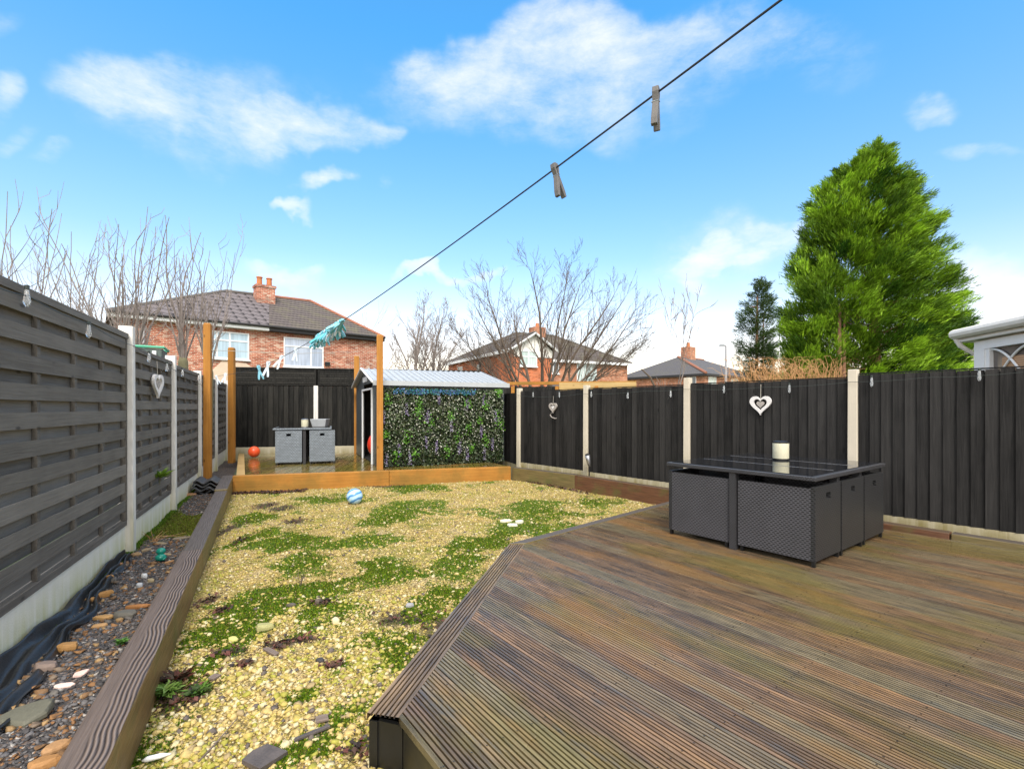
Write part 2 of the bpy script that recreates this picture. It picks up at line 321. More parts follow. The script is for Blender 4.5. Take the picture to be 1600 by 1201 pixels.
# decking: colour attribute = (board value, groove and screw darkness, -)
def M_deck(name, greenness=.5, pal=((.075, .056, .042), (.205, .125, .068), (.135, .118, .08)), rough=.34, base_gain=1.0):
    m, t, p = new_mat(name); o = t.obj(); a = t.sep(t.attr()['Color'])
    off = t.node('ShaderNodeVectorMath', operation='ADD'); t.put(off.inputs[0], o); t.put(off.inputs[1], t.comb(t.math('MULTIPLY', a[0], 9.0), 0.0, 0.0))
    g = t.noise(t.map(off.outputs[0], (1.3, 14, 1)), 3.0, 7, .7, .4)
    g2 = t.noise(t.map(off.outputs[0], (.35, 2.5, 1)), 2.6, 4, .6)
    c = t.mix(t.rng(g2, .35, .65), pal[0], pal[1]); c = t.mix(t.rng(a[0], .45, .9, 0, .85), c, pal[2]); c = t.mix(t.rng(a[0], .25, 0, 0, .6), c, tuple(q*.85 for q in pal[0]))
    c = t.mix(1.0, c, t.mix(t.rng(g, .25, .75), (.25, .25, .26), (2.2, 2.05, 1.8)), 'MULTIPLY')
    # knots
    vo = t.node('ShaderNodeTexVoronoi'); t.put(vo.inputs['Vector'], t.map(off.outputs[0], (1.5, 4.2, 1))); vo.inputs['Scale'].default_value = 1
    c = t.mix(t.math('MULTIPLY', t.rng(vo.outputs['Distance'], .05, .14, .75, 0, True), t.math('GREATER_THAN', t.sep(vo.outputs['Color'])[0], .5)), c, (.03, .026, .024))
    # algae
    big = t.noise(t.map(o, (.5, 1.1, 1), (2.3, 1.1, 0)), 1.15, 5, .6)
    c = t.mix(t.rng(big, .49, .62, 0, greenness, True), c, t.mix(g, (.045, .04, .008), (.27, .22, .028)))
    og = t.noise(t.map(o, (.35, 1.4, 1), (7.3, 4.1, 0)), 1.3, 4, .6)
    c = t.mix(t.rng(og, .54, .66, 0, .45, True), c, (.30, .14, .03)); c = t.mix(t.rng(t.noise(t.map(o, (.8, 3, 1)), 2.1, 5, .7), .56, .68, 0, .55, True), c, (.075, .08, .08))
    c = t.mix(t.math('MULTIPLY', a[1], .93), c, (.014, .012, .010))
    c = t.mix(1.0, c, (base_gain,)*3, 'MULTIPLY')
    t.put(p.inputs['Base Color'], c)
    wet = t.noise(o, 1.6, 4, .6)
    t.put(p.inputs['Roughness'], t.rng(wet, .35, .65, rough-.2, rough+.02)); p.inputs['Specular IOR Level'].default_value = .5
    bump(t, p, g, .0015)
    return m
M['deck'] = M_deck('wet ribbed decking')
M['deck_trim'] = M_deck('ribbed edging board', .15, ((.085, .062, .042), (.17, .115, .065), (.13, .105, .07)))
M['deck_far'] = M_deck('mossy smooth decking', .85, ((.10, .075, .03), (.19, .13, .05), (.13, .12, .04)), .22)

m, t, p = new_mat('clear bulb'); p.inputs['Base Color'].default_value = (.9, .92, .94, 1); p.inputs['Roughness'].default_value = .08; p.inputs['Transmission Weight'].default_value = .75; p.inputs['IOR'].default_value = 1.25; M['frost'] = m
# ------------------------------------------------------------------ mesh helpers
def finish(me, mat, smooth=False):
    if mat is not None: me.materials.append(mat)
    if smooth: me.polygons.foreach_set('use_smooth', [True]*len(me.polygons))
    me.update()
def props(o, label=None, cat=None, group=None, kind=None):
    if label: o['label'] = label
    if cat: o['category'] = cat
    if group: o['group'] = group
    if kind: o['kind'] = kind
    return o
def empty(name, loc, rz=0, label=None, cat=None, group=None, kind=None):
    o = bpy.data.objects.new(name, None); COL.objects.link(o); o.location = loc; o.rotation_euler = (0, 0, rz)
    o.empty_display_size = .1
    return props(o, label, cat, group, kind)
class MB:
    """collects simple solids, builds them as ONE mesh object (coordinates local to the thing)"""
    def __init__(s): s.v = []; s.f = []; s.c = []
    def add(s, vs, fs, c=(.5, 0, 0)):
        b = len(s.v); s.v += [tuple(q) for q in vs]
        for f in fs: s.f.append(tuple(b+i for i in f)); s.c.append(c)
        return s
    def box(s, x0, x1, y0, y1, z0, z1, c=(.5, 0, 0)):
        return s.hexa([(x0, y0, z0), (x1, y0, z0), (x1, y1, z0), (x0, y1, z0)], [(x0, y0, z1), (x1, y0, z1), (x1, y1, z1), (x0, y1, z1)], c)
    def hexa(s, lo, hi, c=(.5, 0, 0)):
        n = len(lo); f = [tuple(range(n))[::-1], tuple(range(n, 2*n))] + [(i, (i+1) % n, n+(i+1) % n, n+i) for i in range(n)]
        return s.add(list(lo)+list(hi), f, c)
    def prism(s, poly, ext, c=(.5, 0, 0)):
        e = Vector(ext); lo = [Vector(q) for q in poly]; return s.hexa(lo, [q+e for q in lo], c)
    def tube(s, pts, rads, n=6, c=(.5, 0, 0), cap=True):
        pts = [Vector(q) for q in pts]
        if not hasattr(rads, '__len__'): rads = [rads]*len(pts)
        vs = []; fs = []
        for i, p_ in enumerate(pts):
            d = (pts[min(i+1, len(pts)-1)]-pts[max(i-1, 0)])
            if d.length < 1e-9: d = Vector((0, 0, 1))
            d.normalize(); a = d.cross(Vector((.3, .1, 1) if abs(d.z) < .9 else (1, .2, 0))).normalized(); b = d.cross(a)
            for k in range(n):
                w = 2*pi*k/n; vs.append(p_+(a*cos(w)+b*sin(w))*rads[i])
        for i in range(len(pts)-1):
            for k in range(n): fs.append((i*n+k, i*n+(k+1) % n, (i+1)*n+(k+1) % n, (i+1)*n+k))
        if cap: fs.append(tuple(range(n))[::-1]); fs.append(tuple((len(pts)-1)*n+k for k in range(n)))
        return s.add(vs, fs, c)
    def lathe(s, prof, center=(0, 0, 0), n=20, c=(.5, 0, 0)):
        cx, cy, cz = center; vs = []; fs = []
        for r, z in prof:
            for k in range(n): w = 2*pi*k/n; vs.append((cx+r*cos(w), cy+r*sin(w), cz+z))
        for i in range(len(prof)-1):
            for k in range(n): fs.append((i*n+k, i*n+(k+1) % n, (i+1)*n+(k+1) % n, (i+1)*n+k))
        fs.append(tuple(range(n))[::-1]); fs.append(tuple((len(prof)-1)*n+k for k in range(n)))
        return s.add(vs, fs, c)
    def ball(s, r, center=(0, 0, 0), n=20, sq=1.0, c=(.5, 0, 0)):
        return s.lathe([(max(1e-4, r*sin(pi*i/n)), -r*sq*cos(pi*i/n)) for i in range(n+1)], center, n, c)
    def build(s, name, mat, parent=None, smooth=False, loc=None, rz=0, bevel=0, sharp=False):
        me = bpy.data.meshes.new(name); me.from_pydata(s.v, [], s.f)
        at_ = me.color_attributes.new('col', 'FLOAT_COLOR', 'CORNER')
        cc = np.ones((len(me.loops), 4), np.float32); k = 0
        for f, c in zip(s.f, s.c): cc[k:k+len(f), :3] = c; k += len(f)
        at_.data.foreach_set('color', cc.ravel())
        finish(me, mat, smooth); o = bpy.data.objects.new(name, me); COL.objects.link(o)
        if parent: o.parent = parent
        if loc is not None: o.location = loc
        if rz: o.rotation_euler = (0, 0, rz)
        if smooth and sharp: me.set_sharp_from_angle(angle=radians(40))
        if bevel:
            b = o.modifiers.new('bevel', 'BEVEL'); b.width = bevel; b.segments = 2; b.limit_method = 'ANGLE'
        return o
def bulk(name, V, Fc, C, mat, parent=None, smooth=False):
    """numpy mesh: V (n,3), Fc (m,k), C (m,3) colour per face"""
    me = bpy.data.meshes.new(name); n, (m_, k) = len(V), Fc.shape
    me.vertices.add(n); me.vertices.foreach_set('co', V.astype(np.float32).ravel())
    me.loops.add(m_*k); me.loops.foreach_set('vertex_index', Fc.astype(np.int32).ravel())
    me.polygons.add(m_); me.polygons.foreach_set('loop_start', np.arange(0, m_*k, k, dtype=np.int32)); me.polygons.foreach_set('loop_total', np.full(m_, k, np.int32))
    a = me.color_attributes.new('col', 'FLOAT_COLOR', 'CORNER')
    cc = np.ones((m_*k, 4), np.float32); cc[:, :3] = np.repeat(C, k, axis=0); a.data.foreach_set('color', cc.ravel())
    me.update(calc_edges=True); me.validate()
    finish(me, mat, smooth); o = bpy.data.objects.new(name, me); COL.objects.link(o)
    if parent: o.parent = parent
    return o
def rotm(e):
    cx, cy, cz = np.cos(e).T; sx, sy, sz = np.sin(e).T
    return np.stack([np.stack([cy*cz, sx*sy*cz-cx*sz, cx*sy*cz+sx*sz], -1), np.stack([cy*sz, sx*sy*sz+cx*cz, cx*sy*sz-sx*cz], -1), np.stack([-sy, sx*cy, cx*cy], -1)], 1)
def frame(d, roll):
    """matrices whose x axis is d"""
    d = d/np.linalg.norm(d, axis=1, keepdims=True); up = np.tile([0, 0, 1.0], (len(d), 1)) + 1e-3
    s_ = np.cross(up, d); s_ /= np.linalg.norm(s_, axis=1, keepdims=True); n_ = np.cross(d, s_)
    c, si = np.cos(roll)[:, None], np.sin(roll)[:, None]
    return np.stack([d, s_*c+n_*si, -s_*si+n_*c], -1)
def inst(tv, tf, P, Rm, Sc, C):
    """many copies of a template -> one vertex/face/colour set"""
    n = len(P); tv = np.asarray(tv, float); tf = np.asarray(tf, int)
    Sc = np.asarray(Sc); Sc = Sc[:, None, None] if Sc.ndim == 1 else Sc[:, None, :]
    V = np.einsum('nij,nkj->nki', Rm, tv[None]*Sc) + P[:, None]
    Fc = tf[None] + (np.arange(n)*len(tv))[:, None, None]
    return V.reshape(-1, 3), Fc.reshape(-1, tf.shape[1]), np.repeat(C, len(tf), axis=0)
def beam(name, p0, p1, w, z0, z1, mat, parent=None, side=0, bevel=.006, z0b=None, z1b=None, **kw):
    """timber from p0 to p1; side=0 centred, +1 body to the left of the direction, -1 to the right"""
    p0, p1 = Vector(p0).to_2d(), Vector(p1).to_2d(); d = p1-p0; L = d.length
    y0, y1 = {0: (-w/2, w/2), 1: (0, w), -1: (-w, 0)}[side]
    z0b = z0 if z0b is None else z0b; z1b = z1 if z1b is None else z1b
    mb = MB(); mb.hexa([(0, y0, 0), (L, y0, z0b-z0), (L, y1, z0b-z0), (0, y1, 0)], [(0, y0, z1-z0), (L, y0, z1b-z0), (L, y1, z1b-z0), (0, y1, z1-z0)])
    o = mb.build(name, mat, parent, loc=(p0.x, p0.y, z0), rz=atan2(d.y, d.x), bevel=bevel)
    if kw: props(o, **kw)
    return o

# ================================================================== GROUND
gp = MB(); gp.add([(-300, -60, -.25), (300, -60, -.25), (300, 500, -.25), (-300, 500, -.25)], [(0, 1, 2, 3)])
props(gp.build('ground', M['grass']), kind='structure')

AL, SL = -1.635, -.4545            # left fence line X = AL + SL*Y
AR, SR = 8.72, -.818               # right fence line
AS, SS = -.578, -.4987             # left sleeper, inner top edge
def lf(Y): return Vector((AL+SL*Y, Y, 0))
def rf(Y): return Vector((AR+SR*Y, Y, 0))
def sl(Y): return Vector((AS+SS*Y, Y, 0))

MOSS = [(637, 802, 50, 12), (600, 818, 34, 9), (455, 848, 30, 12), (478, 882, 30, 15), (560, 902, 34, 12), (490, 925, 62, 15), (425, 943, 50, 18),
        (365, 972, 42, 20), (500, 962, 42, 20), (620, 1003, 45, 20), (670, 957, 26, 14), (725, 878, 50, 20), (625, 897, 60, 16), (575, 893, 22, 9),
        (835, 803, 55, 13), (815, 825, 50, 12), (930, 789, 26, 6), (740, 858, 45, 12), (780, 848, 25, 8), (270, 1075, 40, 26), (232, 1160, 22, 30), (330, 1000, 40, 10), (560, 1140, 40, 26),
        (470, 1175, 50, 20), (300, 1035, 24, 26), (520, 785, 60, 6), (650, 768, 40, 5), (400, 815, 30, 8), (385, 850, 14, 14), (560, 850, 60, 10), (700, 930, 30, 12), (880, 812, 30, 7), (590, 1030, 25, 15), (480, 1075, 20, 16)]
MG = [(at(a, b, .02), c, d, b) for a, b, c, d in MOSS]
MG = [(p_.x, p_.y, c/F*p_.y, max(.10, (F*1.53/(b-d-HY)-F*1.53/(b+d-HY))/2)) for p_, c, d, b in MG]
def gz(x, y):
    return .0115*max(0, y-1) + .022*(mn.noise(Vector((x*.9, y*.9, 3)))) + .012*mn.noise(Vector((x*3.1, y*3.1, 7)))
def mossf(x, y):
    v = 0; x0_, y0_ = x, y; x += .32*mn.noise(Vector((x0_*1.9, y0_*1.9, 21)))+.12*mn.noise(Vector((x0_*6, y0_*6, 22))); y += .40*mn.noise(Vector((x0_*1.9, y0_*1.9, 31)))+.14*mn.noise(Vector((x0_*6, y0_*6, 32)))
    for mx, my, ra, rb in MG:
        d = ((x-mx)/ra)**2+((y-my)/rb)**2
        if d < 2.2: v = max(v, 1-d/2.2)
    n = mn.noise(Vector((x*4, y*4, 1)))*.55 + mn.noise(Vector((x*12, y*12, 5)))*.35
    n += max(0, mn.noise(Vector((x*1.3+4, y*1.6, 8))))*.9
    return max(0, min(1, v*1.0 + n*1.25 - .05))
def grid(name, pts_ok, x0, x1, y0, y1, step, zf, cf, mat):
    nx, ny = int((x1-x0)/step)+1, int((y1-y0)/step)+1
    V = np.zeros((ny, nx, 3)); C = np.zeros((ny, nx, 3)); ok = np.zeros((ny, nx), bool)
    for j in range(ny):
        for i in range(nx):
            x, y = x0+i*step, y0+j*step
            if pts_ok(x, y): ok[j, i] = True; V[j, i] = (x, y, zf(x, y)); C[j, i] = cf(x, y)
            else: V[j, i] = (x, y, -.1)
    q = ok[:-1, :-1] & ok[1:, :-1] & ok[:-1, 1:] & ok[1:, 1:]
    jj, ii = np.nonzero(q); a = jj*nx+ii
    Fc = np.stack([a, a+1, a+nx+1, a+nx], 1)
    used = np.unique(Fc); re = np.zeros(nx*ny, int); re[used] = np.arange(len(used))
    Vf = V.reshape(-1, 3)[used]; Fr = re[Fc]; Cv = C.reshape(-1, 3)
    me_o = bulk(name, Vf, Fr, Cv[a], mat, smooth=True)
    cc = np.ones((Fr.size, 4), np.float32); cc[:, :3] = Cv[Fc.ravel()]
    me_o.data.color_attributes['col'].data.foreach_set('color', cc.ravel())
    return me_o
# material: crushed yellow limestone with moss (attribute x = moss, y = dark soil)
m, t, p = new_mat('crushed limestone'); o = t.obj(); a = t.sep(t.attr()['Color'])
vo = t.node('ShaderNodeTexVoronoi'); t.put(vo.inputs['Vector'], o); vo.inputs['Scale'].default_value = 62
vo2 = t.node('ShaderNodeTexVoronoi'); t.put(vo2.inputs['Vector'], o); vo2.inputs['Scale'].default_value = 150
rc = t.sep(vo.outputs['Color'])[0]; big = t.noise(o, 1.4, 5, .6); sm = t.noise(o, 9, 4, .6)
c = t.ramp(t.math('ADD', t.math('MULTIPLY', rc, .55), t.math('MULTIPLY', t.sep(vo2.outputs['Color'])[0], .45)), [(0, (.13, .09, .025)), (.3, (.38, .28, .07)), (.6, (.60, .46, .15)), (1, (.74, .62, .33))])
c = t.mix(t.rng(big, .4, .65), c, t.mix(1.0, c, (1.12, 1.02, 1.05), 'MULTIPLY'))
c = t.mix(t.rng(t.math('ADD', t.math('MULTIPLY', sm, .5), t.math('MULTIPLY', big, .5)), .38, .52, .75, 0), c, (.30, .29, .03)); c = t.mix(t.rng(t.noise(o, 2.3, 4, .6), .55, .68, 0, .6), c, (.70, .55, .33))
gaps = t.rng(vo.outputs['Distance'], .42, .7, 0, .85); c = t.mix(gaps, c, (.14, .10, .04))
mo = t.mix(t.noise(o, 40, 4), (.04, .085, .005), (.15, .22, .015))
c = t.mix(t.rng(t.math('ADD', a[0], t.math('MULTIPLY', t.math('SUBTRACT', t.noise(o, 38, 6, .7), .5), 1.6)), .32, .62), c, mo)
c = t.mix(t.math('MULTIPLY', a[1], .85), c, (.05, .04, .032))
t.put(p.inputs['Base Color'], c); p.inputs['Roughness'].default_value = .85; p.inputs['Specular IOR Level'].default_value = .25
bump(t, p, t.math('ADD', t.math('MULTIPLY', vo.outputs['Distance'], -1.0), t.math('MULTIPLY', vo2.outputs['Distance'], -.5)), .014)
M['gravel'] = m
D0, D1, D2, D3 = Vector((-.53, 2.02, 0)), Vector((-.03, 4.68, 0)), Vector((2.53, 7.04, 0)), None
def in_gravel(x, y): return x > sl(y).x-.12 and y < 8.46+.2735*(x+4.74)+.15 and x < rf(y).x-.32  and y > .9 and x < max(.15, .15+(y-4.3)*1.1)
DARK = [(330, 940, 12, 8), (345, 958, 10, 6), (300, 1080, 26, 22), (500, 945, 18, 5), (600, 765, 40, 3), (470, 1000, 30, 6), (520, 1040, 14, 6), (560, 1170, 22, 16), (380, 1040, 10, 5), (440, 800, 20, 5), (375, 850, 8, 5), (410, 765, 50, 7), (700, 980, 40, 22), (620, 970, 40, 12), (275, 1095, 40, 18), (900, 742, 40, 5), (360, 830, 10, 16), (415, 795, 18, 6), (355, 1020, 24, 10), (430, 1010, 20, 8), (460, 820, 18, 5)]
DG = [(at(a_, b_, .02), c_, d_) for a_, b_, c_, d_ in DARK]; DG = [(q.x, q.y, c_/F*q.y, d_/F*q.y*q.y/1.5) for q, c_, d_ in DG]
def darkf(x, y):
    v = 0
    for mx, my, ra, rb in DG:
        d = ((x-mx)/ra)**2+((y-my)/rb)**2
        if d < 1.5: v = max(v, 1-d/1.5)
    return max(0, min(1, v*1.6-.25+.6*mn.noise(Vector((x*9, y*9, 2)))))
g_o = grid('gravel_surface', in_gravel, -5.6, 2.9, .9, 10.4, .05, gz, lambda x, y: (mossf(x, y), darkf(x, y), 0), M['gravel'])
props(g_o, kind='structure')

# loose stones, chunkier close to the camera
ico = [(-.53, 0, .85), (.53, 0, .85), (-.53, 0, -.85), (.53, 0, -.85), (0, .85, .53), (0, .85, -.53), (0, -.85, .53), (0, -.85, -.53), (.85, .53, 0), (-.85, .53, 0), (.85, -.53, 0), (-.85, -.53, 0)]
icf = [(0, 4, 1), (0, 9, 4), (9, 5, 4), (4, 5, 8), (4, 8, 1), (8, 10, 1), (8, 3, 10), (5, 3, 8), (5, 2, 3), (2, 7, 3), (7, 10, 3), (7, 6, 10), (7, 11, 6), (11, 0, 6), (0, 1, 6), (6, 1, 10), (9, 0, 11), (9, 11, 2), (9, 2, 5), (7, 2, 11)]
def stones(name, N, sample, size, colf, zf, group=None, mat='stone', flat=.55, kind='stuff', parent=None):
    P = []; Sz = []; C = []; k = 0
    while len(P) < N and k < N*12:
        k += 1; q = sample()
        if q is None: continue
        x, y = q; s_ = size(x, y); c_ = colf(x, y)
        if c_ is None: continue
        P.append((x, y, zf(x, y)+s_*.2)); Sz.append(s_); C.append(c_)
    P = np.array(P); Sz = np.array(Sz); C = np.array(C); n = len(P)
    sc = Sz[:, None]*NR.uniform(.65, 1.25, (n, 3)); sc[:, 2] *= flat
    e = NR.uniform(-.35, .35, (n, 3)); e[:, 2] = NR.uniform(0, 6.28, n)
    V, Fc, Cc = inst(ico, icf, P, rotm(e), sc, C)
    V += NR.normal(0, 1, V.shape)*np.repeat(Sz, 12)[:, None]*.19
    o = bulk(name, V, Fc, Cc*NR.uniform(.85, 1.12, (len(Cc), 1)), M[mat], parent)
    if kind: props(o, kind=kind)
    return o
def samp_gravel():
    y = 1.0+9.2*R.random()**1.9; x = R.uniform(-5.4, 2.6)
    if R.random() > .5: x = R.uniform(-2.2, .3) if y < 4 else x
    return (x, y) if in_gravel(x, y) else None
def gcol(x, y):
    mo = mossf(x, y)
    if R.random() < (mo-.15)*.85 or R.random() < darkf(x, y)*.9: return None
    r = R.random()
    if r < .05: return (.12, .095, .08)
    lo = mn.noise(Vector((x*1.7, y*1.7, 12)))
    if r < .18+max(0, lo)*.8: return (.34, .31, .05)
    if r < .5: return (.52, .39, .15)
    if r < .70: return (.44, .34, .09)
    if r < .80: return (.34, .25, .12)
    return (.58, .49, .28)
stones('loose_gravel', 42000, samp_gravel, lambda x, y: min(.034, (.0045+.005*R.random()+.012*R.random()**5)*(1.15 if y < 3 else 1.0)), gcol, gz, flat=.6)
stones('coarse_gravel', 600, lambda: (lambda y: (R.gauss(AS+SS*y+1.2, .55), y))(R.uniform(1.2, 3.3)), lambda x, y: R.uniform(.011, .021), gcol, lambda x, y: gz(x, y) if in_gravel(x, y) else -9, flat=.6)
# moss tufts
def tufts(name, N, sample, h, cols, zf, mat='leafy', w=.16, kind='stuff', spread=.6):
    P = []
    k = 0
    while len(P) < N and k < N*25:
        k += 1; q = sample()
        if q: P.append((q[0], q[1], zf(*q)))
    P = np.array(P); n = len(P)
    tv = [(-w, 0, 0), (w, 0, 0), (0, .25, 1), (0, -w, 0), (0, w, 0), (.35, 0, .8)]; tf = [(0, 1, 2), (3, 4, 5)]
    e = NR.uniform(-spread, spread, (n, 3)); e[:, 2] = NR.uniform(0, 6.28, n)
    C = np.array(cols)[NR.randint(0, len(cols), n)]*NR.uniform(.7, 1.3, (n, 1))
    V, Fc, Cc = inst(tv, tf, P, rotm(e), NR.uniform(h*.5, h*1.2, n), C)
    return props(bulk(name, V, Fc, Cc, M[mat]), kind=kind)
def samp_moss():
    mx, my, ra, rb = R.choice(MG); x = R.gauss(mx, ra*.85); y = R.gauss(my, rb*.85)
    if R.random() < .3: y = 1.2+8*R.random()**1.5; x = R.uniform(-5.2, 2)
    return (x, y) if in_gravel(x, y) and mossf(x, y) > .05 + .85*R.random()**1.2 else None
tufts('moss', 95000, samp_moss, .0135, [(.08, .17, .007), (.12, .22, .009), (.045, .10, .005), (.25, .30, .015), (.10, .085, .02)], gz, w=.4, spread=.9)

# planting bed between the left fence and the sleeper
def in_bed(x, y): return lf(y).x-.15 < x < sl(y).x-.05 and 1 < y < 12.6
def bz(x, y): return .10 + .025*mn.noise(Vector((x*2.2, y*2.2, 1)))+.012*mn.noise(Vector((x*8, y*8, 4))) + .012*max(0, y-6)
m, t, p = new_mat('bed soil'); o = t.obj(); a = t.sep(t.attr()['Color'])
vo = t.node('ShaderNodeTexVoronoi'); t.put(vo.inputs['Vector'], o); vo.inputs['Scale'].default_value = 75
c = t.ramp(t.sep(vo.outputs['Color'])[0], [(0, (.03, .028, .027)), (.6, (.09, .08, .078)), (.8, (.16, .09, .05)), (1, (.24, .22, .21))])
c = t.mix(a[0], c, t.mix(t.noise(o, 30, 4), (.06, .09, .01), (.2, .22, .03)))
t.put(p.inputs['Base Color'], c); p.inputs['Roughness'].default_value = .75; bump(t, p, t.math('MULTIPLY', vo.outputs['Distance'], -1.0), .012)
M['bedsoil'] = m
def bedmoss(x, y): return max(0, min(1, 1.5-abs(y-6.05)/.55*1.0 + .8*mn.noise(Vector((x*4, y*4, 9)))-.6*max(0, (x-(lf(y).x+.6))*4)))
props(grid('planting_bed', in_bed, -7.6, -.9, 1, 12.6, .06, bz, lambda x, y: (bedmoss(x, y), 0, 0), M['bedsoil']), kind='structure')
def samp_bed():
    y = 1.6+7.2*R.random()**1.6; x = R.uniform(lf(y).x+.04, sl(y).x-.2); return (x, y) if in_bed(x, y) else None
def bcol(x, y):
    if R.random() < bedmoss(x, y): return None
    r = R.random(); return (.06, .055, .055) if r < .45 else (.13, .12, .12) if r < .75 else (.22, .11, .045) if r < .92 else (.34, .31, .28)
stones('slate_chippings', 9000, samp_bed, lambda x, y: .006+.011*R.random()**2, bcol, bz, flat=.5)
tufts('bed_moss', 6000, lambda: (lambda q: q if q and bedmoss(*q) > .35 else None)(samp_bed() if R.random() < .05 else (lambda y: (R.uniform(lf(y).x+.04, sl(y).x-.25), y))(R.gauss(6.0, .5))), .022, [(.10, .15, .012), (.17, .21, .02), (.24, .26, .04), (.13, .10, .03)], bz, w=.35, spread=.9)

# weed membrane, wrinkled sheet near the camera
V = []; Fm = []; nx, ny = 110, 34
for i in range(nx+1):
    for j in range(ny+1):
        y = 2.0+i/nx*2.75; L, Rr = lf(y).x+.06, lf(y).x+.06+min(.30, .46-(.075*y))*(1+.55*mn.noise(Vector((y*3.3, 0, 0))))
        u = j/ny; x = L+(Rr-L)*u
        z = bz(x, y)+.022 + .018*sin(u*19+1.5*mn.noise(Vector((y*1.2, u, 0)))*4) + .03*mn.noise(Vector((x*7, y*2.5, 2))) + (.05*(1-u*4) if u < .25 else 0)
        V.append((x, y, z))
for i in range(nx):
    for j in range(ny): k = i*(ny+1)+j; Fm.append((k, k+ny+1, k+ny+2, k+1))
mbm = MB(); mbm.add(V, Fm); o = mbm.build('weed_membrane', M['membrane'], smooth=True)
so = o.modifiers.new('thick', 'SOLIDIFY'); so.thickness = .002
props(o, 'crumpled black weed membrane showing along the foot of the grey fence', 'membrane')

stones('orange_rubble', 240, samp_bed, lambda x, y: R.uniform(.014, .034), lambda x, y: None if y > 5.3 else R.choice([(.26, .13, .05), (.20, .11, .05), (.18, .13, .09), (.13, .115, .10), (.32, .2, .09)]), bz, flat=.4)
tufts('fence_foot_moss', 5000, lambda: (lambda y: (lf(y).x+.03+abs(R.gauss(0, .03)), y))(R.uniform(1.6, 9)), .022, [(.10, .2, .012), (.16, .26, .02), (.06, .12, .01)], lambda x, y: bz(x, y)+.01, w=.3)
# slabs, rocks lying in the bed: each one a thing
def rock(loc, size, col, label, rz=0, flat=.35, tilt=(0, 0), cat='rock', grp='rocks lying in the planting bed'):
    bm = bmesh.new(); n = 9; sh_ = NR.uniform(.72, 1.12, n)
    for i in range(n):
        w = 2*pi*(i+.35*NR.rand())/n
        for zz_ in (-1, -.35, .35, 1):
            q_ = sh_[i]*(1 if abs(zz_) < .5 else NR.uniform(.72, .95)); bm.verts.new((cos(w)*size[0]*.5*q_, sin(w)*size[1]*.5*q_, zz_*size[2]*.5*NR.uniform(.75, 1.1)))
    bmesh.ops.convex_hull(bm, input=bm.verts[:]); 
    for v_ in [v_ for v_ in bm.verts if not v_.link_faces]: bm.verts.remove(v_)
    me = bpy.data.meshes.new('rock'); bm.to_mesh(me); bm.free(); ca = me.color_attributes.new('col', 'FLOAT_COLOR', 'CORNER')
    cc = np.ones((len(me.loops), 4), np.float32); cc[:, :3] = col; ca.data.foreach_set('color', cc.ravel()); me.materials.append(M['stone'])
    o = bpy.data.objects.new('rock', me); COL.objects.link(o); o.location = loc; o.rotation_euler = (tilt[0], tilt[1], rz)
    tx = o.modifiers.new('b', 'BEVEL'); tx.width = min(size)*.06; tx.segments = 2; tx.limit_method = 'ANGLE'
    return props(o, label, cat, grp)
OR, GY, PK, WH = (.40, .21, .07), (.17, .15, .12), (.72, .50, .44), (.62, .62, .62)
